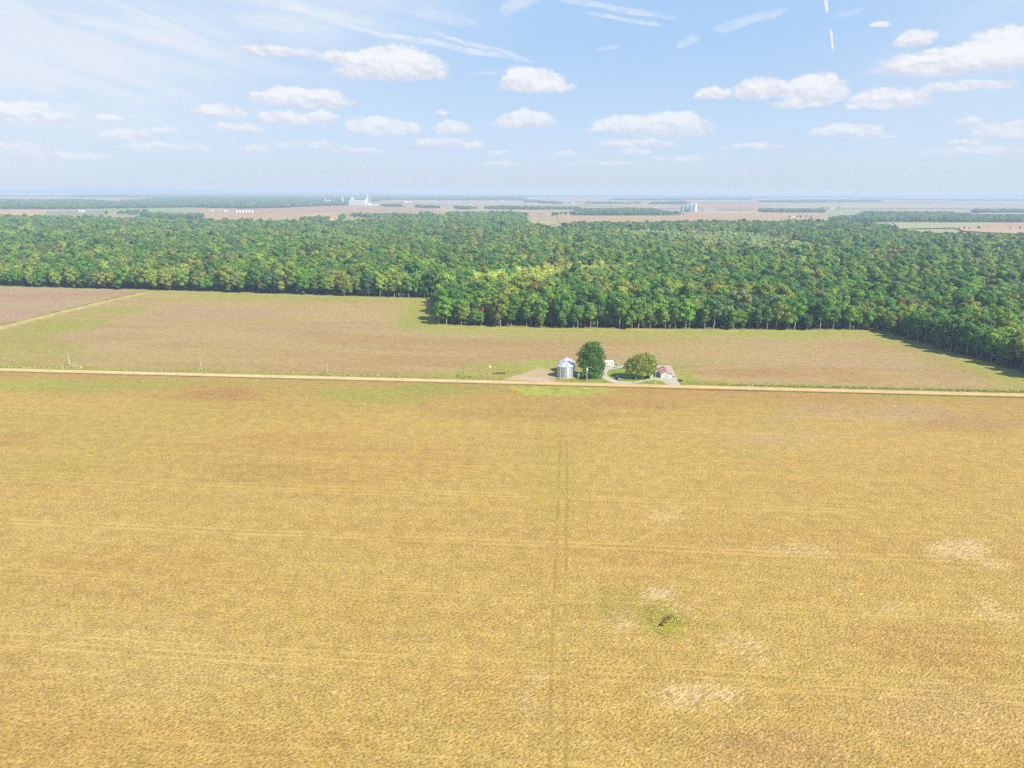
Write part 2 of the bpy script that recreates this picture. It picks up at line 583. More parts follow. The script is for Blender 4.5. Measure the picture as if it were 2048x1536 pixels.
def np_mesh(name, verts, faces4):
    me = bpy.data.meshes.new(name)
    nv, nf, k_ = len(verts), len(faces4), faces4.shape[1]
    me.vertices.add(nv); me.vertices.foreach_set('co', np.ascontiguousarray(verts, np.float32).ravel())
    me.loops.add(nf * k_); me.loops.foreach_set('vertex_index', np.ascontiguousarray(faces4, np.int32).ravel())
    me.polygons.add(nf); me.polygons.foreach_set('loop_start', np.arange(0, nf * k_, k_, dtype=np.int32))
    try:
        me.polygons.foreach_set('loop_total', np.full(nf, k_, np.int32))
    except Exception:
        pass
    me.update(calc_edges=True)
    return me


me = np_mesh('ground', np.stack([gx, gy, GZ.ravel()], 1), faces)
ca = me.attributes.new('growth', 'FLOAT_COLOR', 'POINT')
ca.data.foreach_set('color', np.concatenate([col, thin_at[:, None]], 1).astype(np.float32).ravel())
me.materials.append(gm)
ground = bpy.data.objects.new('ground', me); COL.objects.link(ground)
tag(ground, 'golden dry cropland running from the camera to the horizon', 'ground', kind='structure')


# ------------------------------------------------------------------ sheets on the ground
def sheet_mat(name, c, rough=0.95, var=0.18, scale=0.5, bump=0.3):
    if name in _mats: return _mats[name]
    mt, nt, bs = new_mat(name)
    tc = nt.new('ShaderNodeTexCoord').outputs['Object']
    n1 = nt.noise(tc, scale, 4, 0.65); n2 = nt.noise(tc, scale * 9, 2, 0.6)
    k = nt.math('MULTIPLY', nt.ramp(n1, .3, .7, 1 - var, 1 + var), nt.ramp(n2, .3, .7, 1 - var * .7, 1 + var * .7))
    nt.put(bs.inputs['Base Color'], nt.scalecol(tuple(c), k))
    bs.inputs['Roughness'].default_value = rough
    bs.inputs['Specular IOR Level'].default_value = 0.05
    bp = nt.new('ShaderNodeBump'); bp.inputs['Strength'].default_value = bump; bp.inputs['Distance'].default_value = 0.1
    nt.put(bp.inputs['Height'], n2); nt.put(bs.inputs['Normal'], bp.outputs[0])
    _mats[name] = mt
    return mt


def ribbon(name, pts, half, material, z=0.02, label=None, cat=None, crown=0.0, jit=0.0, kind='structure', step=6.0):
    """a strip along plan points; half width may vary per point"""
    p = np.array(pts, float)
    if not hasattr(half, '__len__'): half = [half] * len(p)
    seg = np.r_[0, np.cumsum(np.hypot(*np.diff(p, axis=0).T))]
    n = max(2, int(seg[-1] / step))
    t = np.linspace(0, seg[-1], n)
    # smooth the course
    X = np.interp(t, seg, p[:, 0]); Y = np.interp(t, seg, p[:, 1]); W = np.interp(t, seg, half)
    for _ in range(4):
        X[1:-1] = (X[:-2] + 2 * X[1:-1] + X[2:]) / 4; Y[1:-1] = (Y[:-2] + 2 * Y[1:-1] + Y[2:]) / 4
    dx, dy = np.gradient(X), np.gradient(Y); L = np.hypot(dx, dy); nxn, nyn = -dy / L, dx / L
    rows_ = []
    for s in (-1, -0.5, 0, 0.5, 1):
        w = W * s
        if abs(s) == 1 and jit: w = w + s * rng.uniform(-jit, jit, n)
        zz = z + crown * (1 - s * s) + zearth(X, Y)
        rows_.append(np.stack([X + nxn * w, Y + nyn * w, zz], 1))
    vs = np.concatenate(rows_)
    fs = []
    for r in range(4):
        for i in range(n - 1):
            a = r * n + i
            fs.append((a, a + 1, a + n + 1, a + n))
    o = mesh_obj(name, vs, fs, material)
    return tag(o, label, cat, kind=kind)


def patch(name, pts, material, z=0.02, label=None, cat=None, kind='structure', wob=0.0, n=8):
    p = np.array(pts, float)
    out = []
    for i in range(len(p)):
        a, b = p[i], p[(i + 1) % len(p)]
        for t in np.linspace(0, 1, n, endpoint=False):
            q = a + (b - a) * t
            if wob: q = q + rng.uniform(-wob, wob, 2)
            out.append((q[0], q[1], z + zearth(q[0], q[1])))
    bm = bmesh.new()
    f = bm.faces.new([bm.verts.new(v) for v in out])
    bmesh.ops.triangulate(bm, faces=[f])
    bmesh.ops.recalc_face_normals(bm, faces=bm.faces[:])
    if sum(ff.normal.z for ff in bm.faces) < 0:
        bmesh.ops.reverse_faces(bm, faces=bm.faces[:])
    me = bpy.data.meshes.new(name); bm.to_mesh(me); bm.free()
    me.materials.append(material)
    o = bpy.data.objects.new(name, me); COL.objects.link(o)
    return tag(o, label, cat, kind=kind)


def on_road(al, ac):
    """a point so far along the road and so far across it"""
    b = ROAD_N * off
    return tuple(b + ROAD_DIR * al + ROAD_N * ac)


M_road = sheet_mat('sandy gravel', C(246, 214, 160), var=.08, scale=.12)
_nt = NT(M_road.node_tree); _bs = M_road.node_tree.nodes['Principled BSDF']
_tc = _nt.new('ShaderNodeTexCoord').outputs['Object']
_al = _nt.dot(_tc, (ROAD_DIR[0], ROAD_DIR[1], 0)); _ac = _nt.math('ABSOLUTE', _nt.math('SUBTRACT', _nt.dot(_tc, (ROAD_N[0], ROAD_N[1], 0)), off))
_wp = _nt.noise(_tc, .03, 3)
_og = _nt.ramp(_nt.math('ADD', _al, _nt.math('MULTIPLY', _wp, 60.0)), row_along(1000, 764) + 15, row_along(1060, 766) + 30)
_c0 = M_road.node_tree.nodes['Principled BSDF'].inputs['Base Color'].links[0].from_socket
_c1 = _nt.mix(_nt.math('MULTIPLY', _og, .5), _c0, _nt.mix(1.0, _c0, (.96, .80, .66, 1), 'MULTIPLY'))
_wob = _nt.math('MULTIPLY', _nt.math('SUBTRACT', _nt.noise(_tc, .05, 2), .5), .9)
_ru = _nt.ramp(_nt.math('ABSOLUTE', _nt.math('SUBTRACT', _nt.math('ADD', _ac, _wob), 1.35)), .25, .7, 1, 0)
_sh = _nt.ramp(_nt.math('ADD', _ac, _nt.math('MULTIPLY', _nt.noise(_tc, .4, 3), 1.6)), 3.1, 4.0)
_c2 = _nt.mix(_nt.math('MULTIPLY', _ru, .35), _c1, _nt.mix(1.0, _c1, (1.18, 1.18, 1.2, 1), 'MULTIPLY'))
_nt.put(_bs.inputs['Base Color'], _nt.mix(_nt.math('MULTIPLY', _sh, .7), _c2, (*C(190, 172, 92), 1)))
M_road2 = sheet_mat('orange gravel', C(234, 180, 112), var=.10, scale=.15)
M_drive = sheet_mat('pale gravel', C(232, 214, 188), var=.10, scale=.3)
M_verge = sheet_mat('verge grass', C(172, 170, 72), var=.3, scale=.25, bump=.8)
M_vergedk = sheet_mat('ditch weeds', C(150, 128, 66), var=.4, scale=.3, bump=.9)
M_lawn = sheet_mat('lawn', C(160, 176, 74), var=.22, scale=.2, bump=.6)

ribbon('road', [on_road(a, 0) for a in (-900, -500, 0, 500, 900)], 3.4, M_road, z=.10, crown=.12, jit=.25, label='long straight sandy gravel road crossing the fields', cat='road')
ribbon('verge', [on_road(a, 6.2) for a in (-900, 0, 900)], 1.6, M_verge, z=.03, jit=.7, label='grass verge on the far side of the gravel road', cat='verge')
xr = row_along(1330, 775)
ribbon('ditch', [on_road(a, -4.6) for a in (xr - 60, xr, xr + 500)], [0.2, 0.8, 1.2], M_vergedk, z=.03, jit=.35, label='dark weedy ditch edge along the near side of the road', cat='ditch')
ribbon('ditch', [on_road(a, -4.3) for a in (-900, xr - 60)], [0.7, 0.5], M_vergedk, z=.03, jit=.35, label='thin brown weedy edge along the near side of the road', cat='ditch')
# rough grass growing along the far verge, right part
# apron of gravel left of the bins
patch('gravel_pad', PP([(1004, 759), (1030, 752), (1055, 744), (1075, 735.5), (1105, 741), (1112, 755), (1110, 763)]), sheet_mat('worn gravel', C(218, 192, 144), var=.16, scale=.25), z=.035, wob=.4, label='worn gravel pad beside the grain bins', cat='yard')
patch('gravel_pad', PP([(1008, 759.5), (1050, 755), (1085, 756), (1108, 761.5), (1110, 764)]), sheet_mat('white gravel', C(226, 202, 172), var=.12, scale=.3), z=.045, wob=.3, label='pale gravel mouth of the bin yard at the road', cat='yard')
patch('turnaround', PP([(1010, 771), (1120, 774), (1235, 774), (1190, 786), (1110, 793), (1050, 790)]), sheet_mat('short grass', C(190, 186, 86), var=.2, scale=.2, bump=.5), z=.02, wob=.6, label='green turnaround of short grass across the road from the bins', cat='grass')
ribbon('turn_track', PP([(1022, 771), (1050, 786), (1110, 791.5), (1180, 788), (1240, 777)]), 0.8, sheet_mat('worn grass', C(214, 188, 102), var=.2), z=.04, jit=.2, label='worn wheel track curving through the turnaround', cat='track')
# garden and drives
patch('lawn', PP([(1113, 766), (1150, 757), (1165, 735), (1215, 727), (1300, 731), (1325, 745), (1345, 766), (1340, 769.5)]), M_lawn, z=.025, wob=.4, label='green lawn around the farmyard trees', cat='lawn')
ribbon('driveway', PP([(1262, 768), (1228, 763), (1209, 755), (1204.5, 746), (1208, 739), (1222, 735), (1250, 734), (1300, 736)]), [4.2, 2.6, 2.2, 2.3, 2.6, 3, 3.6, 3], M_drive, z=.05, jit=.12, step=1.5,
       label='pale gravel driveway looping behind the farmyard trees', cat='driveway')
ribbon('driveway', PP([(1256, 767.5), (1276, 764), (1300, 759), (1318, 757), (1335, 757)]), [1.5, 1.2, 1.2, 2.0, 3.0], M_drive, z=.06, jit=.12, step=1.5, label='narrow gravel lane running to the garage', cat='driveway')
patch('driveway', PP([(1313, 731), (1341, 731), (1349, 746), (1360, 770.3), (1335, 769.8), (1326, 763), (1309, 760), (1310, 745)]), sheet_mat('white yard', C(224, 210, 188), var=.14, scale=.35), z=.07, wob=.3,
      label='pale gravel yard around the garage', cat='yard')
# farm tracks and the ditch in the far field
ribbon('grass_track', PP([(-300, 728), (0, 656.5), (100, 630.5), (200, 605.5), (300, 583.5)]), 6.0, sheet_mat('track grass', C(214, 196, 116), var=.2, scale=.1), z=.06, jit=.5, label='pale grassy track running beside the field ditch to the wood', cat='track')
ribbon('field_ditch', PP([(-300, 718), (0, 651.5), (100, 626.5), (200, 602.8), (290, 583.0)]), 1.2, sheet_mat('dark weeds', C(154, 144, 72), var=.5, scale=.15), z=.08, jit=.6, label='dark weedy ditch dividing the two far fields', cat='ditch')
ribbon('field_track', PP([(-300, 566), (0, 575.3), (300, 582.3), (600, 591.8), (870, 600.5)]), 1.8, sheet_mat('track sand', C(216, 190, 130), var=.2, scale=.1), z=.06, jit=.5, label='sandy track along the foot of the far wood', cat='track')
ribbon('field_track', PP([(876, 600), (870, 618), (864, 640), (866, 652), (885, 655.5), (1100, 659), (1500, 663), (1740, 663.8)]), 2.0, sheet_mat('track sand2', C(206, 190, 112), var=.2, scale=.1), z=.06, jit=.5, label='grassy track round the near corner of the wood', cat='track')

# far fields
FF = [  # outline as seen, colour
    ([(-300, 424), (130, 420), (118, 433), (-300, 434)], (226, 186, 122)),
    ([(95, 422), (210, 421.5), (205, 433), (85, 434)], (168, 164, 130)),
    ([(205, 412.5), (385, 415), (380, 424), (240, 423), (160, 420)], (168, 186, 124)),
    ([(345, 425), (470, 424), (690, 416), (690, 441), (400, 441), (412, 431)], (212, 176, 126)),
    ([(470, 419.5), (610, 413), (700, 412.5), (690, 424), (480, 427)], (206, 166, 132)),
    ([(600, 428), (690, 424), (690, 436), (600, 438)], (222, 184, 130)),
    ([(640, 412), (860, 414.5), (900, 420), (890, 428), (690, 430), (690, 424)], (206, 168, 132)),
    ([(680, 436), (735, 434), (725, 444), (668, 444)], (190, 182, 104)),
    ([(840, 418), (1100, 420.5), (1104, 424), (1050, 428), (1030, 424), (900, 424)], (216, 186, 140)),
    ([(840, 400.5), (1150, 401), (1160, 411), (930, 412), (800, 405)], (200, 188, 148)),
    ([(1062, 431), (1110, 431), (1112, 450), (1090, 452), (1060, 446)], (198, 184, 122)),
    ([(1050, 424), (1104, 424), (1104, 432), (1060, 434)], (206, 176, 126)),
    ([(1112, 431.5), (1370, 431.5), (1372, 443), (1120, 447)], (208, 176, 120)),
    ([(1160, 418), (1110, 419), (1090, 421), (1100, 431)], (206, 180, 130)),
    ([(1366, 424), (1520, 424), (1720, 425), (1660, 443), (1370, 444)], (214, 174, 130)),
    ([(1390, 424.5), (1530, 424), (1640, 424.2), (1650, 427), (1400, 428)], (214, 192, 142)),
    ([(1640, 424.3), (1718, 424.5), (1716, 431), (1650, 432)], (182, 190, 124)),
    ([(1160, 405), (1365, 405.5), (1365, 417), (1325, 418), (1165, 411)], (200, 182, 138)),
    ([(1395, 411), (1535, 408), (1540, 418), (1400, 421)], (210, 168, 136)),
    ([(1530, 409), (1850, 410.5), (2100, 411), (2100, 417), (1690, 418), (1540, 417)], (196, 190, 138)),
    ([(1690, 411.5), (1960, 411.0), (1880, 413.2), (1700, 413.5)], (226, 206, 168)),
    ([(1940, 422.5), (2200, 423.5), (2200, 428.5), (1960, 429)], (220, 188, 140)),
    ([(1785, 446), (2200, 446.5), (2200, 457), (1960, 457), (1800, 459)], (190, 192, 132)),
    ([(1990, 446.5), (2200, 446), (2200, 456), (1940, 456)], (214, 176, 138)),
    ([(1905, 456.5), (2200, 457), (2200, 473), (2040, 470), (1930, 464)], (220, 184, 142)),
    ([(1770, 460), (1900, 462), (1900, 469), (1810, 465)], (196, 190, 124)),
    ([(-200, 385), (120, 388), (330, 394), (330, 402), (60, 400), (-200, 398)], (206, 178, 148)),
    ([(150, 397.5), (330, 394.5), (340, 403), (230, 404)], (214, 176, 136)),
    ([(250, 392), (430, 394), (560, 398.5), (540, 400), (240, 394)], (222, 216, 206)),
    ([(520, 391.5), (640, 393), (660, 396), (540, 395)], (222, 212, 196)),
    ([(900, 394), (1130, 394), (1130, 398), (900, 398)], (206, 192, 160)),
    ([(1150, 400.5), (1225, 400.5), (1300, 404), (1150, 404)], (200, 188, 146)),
    ([(1360, 399.5), (1500, 399), (1520, 405), (1380, 406)], (212, 182, 146)),
    ([(1500, 398.6), (1750, 399.8), (1900, 400.5), (1900, 404.5), (1540, 405)], (204, 188, 150)),
    ([(1545, 397.0), (1720, 395.8), (1720, 397.6), (1550, 399)], (228, 216, 198)),
    ([(1760, 396.6), (2150, 396), (2150, 399.5), (1900, 400)], (214, 186, 152)),
    ([(1690, 394.6), (2000, 393.5), (2150, 394), (2150, 396), (1700, 396)], (206, 190, 160)),
    ([(-100, 387), (200, 389.2), (420, 391.5), (410, 392.5), (150, 390.6), (-100, 389)], (232, 222, 206)),
    ([(330, 388.8), (700, 391.2), (690, 392.4), (350, 390.2)], (226, 216, 200)),
    ([(700, 392.2), (980, 393.2), (960, 394.8), (720, 393.6)], (232, 222, 206)),
    ([(1000, 391.0), (1300, 391.4), (1290, 392.6), (1010, 392.3)], (228, 218, 204)),
    ([(1160, 394.4), (1420, 394.2), (1400, 396), (1170, 396.2)], (220, 204, 178)),
    ([(1340, 391.6), (1640, 391.0), (1630, 392.4), (1350, 393)], (230, 222, 208)),
    ([(1660, 391.4), (2100, 389.6), (2100, 391.2), (1680, 393)], (232, 222, 206)),
    ([(880, 397.0), (1090, 397.4), (1080, 399.6), (900, 399.4)], (222, 206, 180)),
    ([(-100, 391), (140, 392), (130, 394), (-100, 393.6)], (226, 210, 186)),
]
# the far outlines above were read against a horizon at 388; lines nearer the horizon fall farther off
for i, (q, c) in enumerate(FF):
    ns = {'pale': (222, 212, 196)}
    patch('field', PP(q), sheet_mat('field %d %d %d' % c, C(*c), var=.10, scale=.012, bump=.1), z=.15 + .11 * i,
          label='distant %s field beyond the wood' % ('pale' if min(c) > 165 else 'green' if c[1] > c[0] - 6 else 'golden' if c[2] < 126 else 'pinkish tan'), cat='field', n=3)

# low ridges on the skyline
def ridge(az0, az1, dist, hmax, seed):
    n = 60
    vs = []
    for j, (dd, kk) in enumerate([(0, 0), (1200, .75), (2500, 1.0), (5000, .6), (8000, 0)]):
        for i in range(n):
            a = math.radians(az0 + (az1 - az0) * i / (n - 1))
            d = dist + dd
            x, y = d * math.sin(a), d * math.cos(a)
            env = math.sin(PI * i / (n - 1)) ** .6
            hh = hmax * kk * env * (0.55 + 0.45 * float(fbm(np.array([i * 1.0]), np.array([j * .6]), 9, 3, seed)[0] * 2 - .4))
            vs.append((x, y, zearth(x, y) + max(hh, 0) - (2 if kk == 0 else 0)))
    fs = [(r * n + i, r * n + i + 1, (r + 1) * n + i + 1, (r + 1) * n + i) for r in range(4) for i in range(n - 1)]
    o = mesh_obj('hills', vs, fs, sheet_mat('wooded ridge', np.array([.05, .075, .035]), var=.3, scale=.002, bump=.1), smooth=True)
    tag(o, 'low wooded ridge along the far skyline', 'hills', kind='structure')


ridge(-62, -6, 20000, 120, 3)
ridge(20, 62, 24000, 105, 9)

# ------------------------------------------------------------------ foliage
def leaf_material():
    mt, nt, bs = new_mat('foliage')
    a = nt.new('ShaderNodeAttribute', attribute_name='tint', attribute_type='INSTANCER').outputs['Color']
    tc = nt.new('ShaderNodeTexCoord').outputs['Object']
    g = nt.new('ShaderNodeNewGeometry').outputs['Random Per Island']
    n = nt.noise(tc, 0.35, 3, 0.6)
    k = nt.math('MULTIPLY', nt.ramp(n, .3, .7, .72, 1.3), nt.ramp(g, 0, 1, .7, 1.35, False))
    c = nt.scalecol(a, k)
    warm = nt.mix(nt.ramp(nt.noise(tc, .8, 1), .5, .75, 0, .35), c, nt.mix(1.0, c, (1.5, 1.15, .8, 1), 'MULTIPLY'))
    nt.put(bs.inputs['Base Color'], warm)
    bs.inputs['Roughness'].default_value = .65
    bs.inputs['Specular IOR Level'].default_value = .2
    tr = nt.new('ShaderNodeBsdfTranslucent'); nt.put(tr.inputs[0], nt.mix(1.0, warm, (1.1, 1.25, .6, 1), 'MULTIPLY'))
    mx = nt.new('ShaderNodeMixShader'); mx.inputs[0].default_value = .44
    nt.l.new(bs.outputs[0], mx.inputs[1]); nt.l.new(tr.outputs[0], mx.inputs[2])
    nt.l.new(mx.outputs[0], mt.node_tree.nodes['Material Output'].inputs['Surface'])
    return mt


M_leaf = leaf_material()
M_bark = mat('bark', (0.21, 0.18, 0.14), .9, var=.3, scale=1.2, streak=.3)
M_palebark = mat('pale bark', (0.40, 0.37, 0.31), .85, var=.25, scale=1.0, streak=.3)


def leaves(lobes, n, size, rg, low=-.55):
    """many leaf-sprig faces spread through the outer part of the lobes"""
    L = np.array(lobes)
    area = (L[:, 3] * L[:, 4] + L[:, 3] * L[:, 5] + L[:, 4] * L[:, 5])
    pick = rg.choice(len(L), n, p=area / area.sum())
    d = rg.normal(size=(n * 2, 3)); d /= np.linalg.norm(d, axis=1)[:, None]
    d = d[d[:, 2] > low][:n]
    while len(d) < n: d = np.concatenate([d, d[:n - len(d)]])
    rr = rg.uniform(.62, 1.1, n) ** .7
    lum = 1 + .22 * np.sin(d[:, 0] * 5 + pick) * np.cos(d[:, 1] * 6 - pick * 2) * np.sin(d[:, 2] * 5 + 1)
    c = L[pick, :3] + d * L[pick, 3:] * (rr * lum)[:, None]
    nrm = d / L[pick, 3:]; nrm /= np.linalg.norm(nrm, axis=1)[:, None]
    nrm = nrm + rg.normal(size=(n, 3)) * .30; nrm[:, 2] += .12
    nrm /= np.linalg.norm(nrm, axis=1)[:, None]
    t = np.cross(nrm, rg.normal(size=(n, 3))); t /= np.linalg.norm(t, axis=1)[:, None]
    b = np.cross(nrm, t)
    s = size * rg.uniform(.55, 1.35, n)[:, None]
    asp = rg.uniform(.5, .95, n)[:, None]
    bend = nrm * s * .22
    v = np.stack([c - t * s * rg.uniform(.8, 1.1, (n, 1)) - bend, c + b * s * asp, c + t * s * rg.uniform(.8, 1.1, (n, 1)) - bend, c - b * s * asp], 1)
    f = np.arange(n * 4).reshape(n, 4)
    f = np.concatenate([f[:, [0, 1, 3]], f[:, [1, 2, 3]]])
    return v.reshape(-1, 3), f


def crown_mesh(name, lobes, n, size, seed, low=-.55):
    v, f = leaves(lobes, n, size, np.random.default_rng(seed), low)
    me = np_mesh(name, v, f)
    me.materials.append(M_leaf)
    return me


def oak_lobes(H, R, base, seed, k=11, narrow=1.0):
    rg = np.random.default_rng(seed)
    zc = (H + base) / 2; hz = (H - base) / 2
    out = [(0, 0, zc, R * .62, R * .62, hz * .78)]
    for i in range(k):
        a = i * 2.39996 + rg.uniform(-.4, .4)
        zz = -0.75 + 1.6 * (i + .5) / k
        w = math.sqrt(max(.05, 1 - min(.98, abs(zz)) ** 2)) * narrow
        r = R * rg.uniform(.26, .44)
        out.append((math.cos(a) * (R - r) * w * rg.uniform(.75, 1.08), math.sin(a) * (R - r) * w * rg.uniform(.75, 1.08), zc + zz * (hz - r * .6), r, r * rg.uniform(.85, 1.15), r * rg.uniform(.65, .95)))
    return out


def trunk_mesh(name, H, r0, limbs, seed, material, lean=.03):
    rg = np.random.default_rng(seed)
    mb = MB()
    top = Vector((rg.uniform(-lean, lean) * H, rg.uniform(-lean, lean) * H, H))
    mids = [Vector((0, 0, -.3)), Vector((0, 0, .5)), top * .33 + Vector((rg.uniform(-.2, .2), rg.uniform(-.2, .2), 0)), top * .66, top]
    mb.tube(mids, [r0 * 1.5, r0 * 1.05, r0 * .85, r0 * .6, r0 * .15], 7)
    for lx, ly, lz in limbs:
        z0 = rg.uniform(.3, .6) * H
        a = top * (z0 / H)
        b = Vector((lx, ly, lz))
        mb.tube([a, (a + b) / 2 + Vector((0, 0, -.4)), b], [r0 * .5, r0 * .32, r0 * .1], 6)
    me = bpy.data.meshes.new(name); me.from_pydata(mb.v, [], mb.f); me.update()
    me.polygons.foreach_set('use_smooth', [True] * len(me.polygons))
    me.materials.append(material)
    return me


VARS = []
for i, (H, R, b, nar) in enumerate([(19.5, 6.0, 3.2, 1.0), (21, 5.3, 3.9, .95), (18.5, 6.6, 2.8, 1.0), (21, 6.0, 4.2, 1.0), (18, 5.0, 2.4, .9), (20, 6.8, 3.4, 1.05)]):
    lb = oak_lobes(H, R, b, 40 + i, 12, nar)
    cm = crown_mesh('forest_crown', lb, 2700, .60, 60 + i, -.7)
    tm = trunk_mesh('forest_trunk', H * .8, .26, [(l[0] * .8, l[1] * .8, l[2]) for l in lb[3:8]], 80 + i, M_palebark)
    VARS.append((cm, tm, H, R))

# points of the wood
bx = np.array(FOREST)
S = 7.7
gxp, gyp = np.meshgrid(np.arange(bx[:, 0].min(), bx[:, 0].max(), S), np.arange(bx[:, 1].min(), bx[:, 1].max(), S * .87))
gxp[1::2] += S / 2
fx = (gxp + rng.uniform(-2.6, 2.6, gxp.shape)).ravel(); fy = (gyp + rng.uniform(-2.6, 2.6, gxp.shape)).ravel()
dd = poly_dist(fx, fy, FOREST)
kp = dd > 3.0
fx, fy, dd = fx[kp], fy[kp], dd[kp]
sx, sy, sz = project(fx, fy, 15.0 + zearth(fx, fy))
kp = (sx > -260) & (sx < 2420) & (sy > 380)
fx, fy, dd, sx, sy = fx[kp], fy[kp], dd[kp], sx[kp], sy[kp]
dist = np.hypot(fx, fy)
thin = rng.random(fx.size) < np.where(dist > 1300, .82, 1.0)
fx, fy, dd, sx, sy, dist = fx[thin], fy[thin], dd[thin], sx[thin], sy[thin], dist[thin]
N = fx.size
print('forest trees', N)
# colour of each tree
TINTS = np.array([(.034, .080, .020), (.052, .105, .022), (.078, .118, .028), (.095, .118, .030), (.120, .124, .032), (.072, .070, .034), (.068, .080, .044), (.034, .072, .030), (.09, .042, .026)]) * np.array([3.0, 2.7, 1.85])
TNAMES = ['deep green', 'mid green', 'olive green', 'yellowish green', 'yellow', 'russet', 'grey brown', 'very dark green', 'red']
big = fbm(fx, fy, 160, 3, 201); sm = rng.random(N); med = fbm(fx, fy, 45, 2, 207)
loc = fbm(fx, fy, 26, 2, 211)
mixv = loc + .55 * (sm - .5) * loc.std() * 3.4
sm = np.argsort(np.argsort(mixv)) / N
sm = (sm * 1.0)
w = np.zeros((N, 9))
w[:, 0] = .9 - big * .5; w[:, 1] = 1.1; w[:, 2] = .3 + .9 * big; w[:, 3] = .05 + 1.1 * sstep(.45, .75, med); w[:, 4] = .13 * sstep(.45, .75, med)
w[:, 5] = .015 + .05 * sstep(.6, .8, big); w[:, 6] = .06; w[:, 7] = .35


def zone(px, py, rx, ry, z=17.0, rough=.35):
    c = P(px, py, z); ex = P(px + rx, py, z) - c; ey = (P(px, py - ry, z) - P(px, py + ry, z)) / 2
    u = (fx - c[0]) / np.hypot(*ex); v = (fy - c[1]) / np.hypot(*ey)
    return (np.sqrt(u * u + v * v) + (med - .5) * rough * 2) < 1


lime = zone(1040, 551, 88, 20) | zone(1165, 534, 115, 9) | zone(1010, 548, 48, 12) | zone(1090, 545, 50, 8)
pale = zone(1500, 480, 110, 14) | zone(1400, 468, 170, 8) | zone(1580, 492, 40, 10) | zone(1330, 463, 140, 4)
w[lime] = [.0, .15, .3, 1.6, .55, 0, 0, 0, 0]
w[pale] = [.02, .3, .7, 1.3, .25, 0, .1, 0, 0]
orange = zone(385, 531, 30, 9)
w[orange] = [0, .3, .2, .2, .5, .9, 0, 0, 0]
rust = zone(1115, 575, 60, 12) | zone(945, 566, 16, 8) | zone(1100, 590, 120, 14)
w[rust, 5] += .3; w[rust, 6] += .2
w[zone(960, 612, 26, 12), 8] = .5
right = sx > 1500
w[right, 6] += .05; w[right, 0] += .3
cw = np.cumsum(w / w.sum(1, keepdims=True), 1)
cls = (sm[:, None] > cw).sum(1).clip(0, 8)
tint = np.where((lime & (cls > 1))[:, None], np.array([.42, .48, .09]), np.where((pale & (cls > 1))[:, None], np.array([.36, .41, .15]), TINTS[cls])) * rng.uniform(.78, 1.22, (N, 1)) * rng.uniform(.9, 1.1, (N, 3))
var = rng.integers(0, len(VARS), N)
scl = rng.choice([.74, .88, 1.0, 1.12, 1.3], N, p=[.14, .26, .30, .2, .1]) * rng.uniform(.93, 1.07, N) * (.88 + .24 * big)
scl[lime] *= .78; scl[pale] *= .72
edge = dd < 9
rot = rng.uniform(0, 2 * PI, N)

# the nearest in view are trees of their own
vis = (sx > -10) & (sx < 2058)
order = np.argsort(np.where(vis, dist + np.where(dd < 12, -70, np.where(dd < 26, 0, 130)), 1e9))
solo = order[:268]
is_solo = np.zeros(N, bool); is_solo[solo] = True
front_k = P(866, 651); corner = P(1755, 662)
PLACE = []
for i in solo:
    x, y = fx[i], fy[i]
    right_side = x > corner[0] - 6
    row = 'outermost row' if dd[i] < 12 else 'second rank' if dd[i] < 26 else 'inner ranks'
    side = 'slanting shaded wood edge' if right_side else 'straight sunlit wood edge'
    PLACE.append((row, side))
for i, (row, side) in zip(solo, PLACE):
    cm, tm, H, R = VARS[var[i]]
    t = empty('forest_tree', (fx[i], fy[i], zearth(fx[i], fy[i])), rot[i], label='%s tree in the %s of the %s' % (TNAMES[cls[i]], row, side), cat='tree',
              group='%s trees in the %s of the %s' % (TNAMES[cls[i]], row, side))
    t.scale = (scl[i], scl[i], scl[i] * rng.uniform(.92, 1.1))
    c = bpy.data.objects.new('crown', cm); COL.objects.link(c); c.parent = t
    c['tint'] = [float(q) for q in tint[i]]
    c = bpy.data.objects.new('trunk', tm); COL.objects.link(c); c.parent = t
SRC = []
seen = set()
for o in COL.objects:
    if o.name.split('.')[0] == 'crown' and o.data.name not in seen:
        seen.add(o.data.name); SRC.append(o)
print('sources', len(SRC))


def scatter_group():
    ng = bpy.data.node_groups.new('tree_scatter', 'GeometryNodeTree')
    ng.interface.new_socket('Geometry', in_out='INPUT', socket_type='NodeSocketGeometry')
    ng.interface.new_socket('Geometry', in_out='OUTPUT', socket_type='NodeSocketGeometry')
    n, l = ng.nodes, ng.links
    gi = n.new('NodeGroupInput'); go = n.new('NodeGroupOutput')
    join = n.new('GeometryNodeJoinGeometry')
    for o in reversed(SRC):
        oi = n.new('GeometryNodeObjectInfo'); oi.inputs['Object'].default_value = o; oi.transform_space = 'ORIGINAL'
        oi.inputs['As Instance'].default_value = True
        l.new(oi.outputs['Geometry'], join.inputs[0])
    ip = n.new('GeometryNodeInstanceOnPoints')
    ip.inputs['Pick Instance'].default_value = True

    def attr(name, dt):
        a = n.new('GeometryNodeInputNamedAttribute'); a.data_type = dt; a.inputs['Name'].default_value = name
        return a.outputs['Attribute']
    m2p = n.new('GeometryNodeMeshToPoints')
    l.new(gi.outputs[0], m2p.inputs[0])
    l.new(m2p.outputs[0], ip.inputs['Points'])
    l.new(join.outputs[0], ip.inputs['Instance'])
    l.new(attr('pick', 'INT'), ip.inputs['Instance Index'])
    l.new(attr('turn', 'FLOAT_VECTOR'), ip.inputs['Rotation'])
    l.new(attr('size', 'FLOAT_VECTOR'), ip.inputs['Scale'])
    l.new(ip.outputs[0], go.inputs[0])
    return ng


SCATTER = scatter_group()


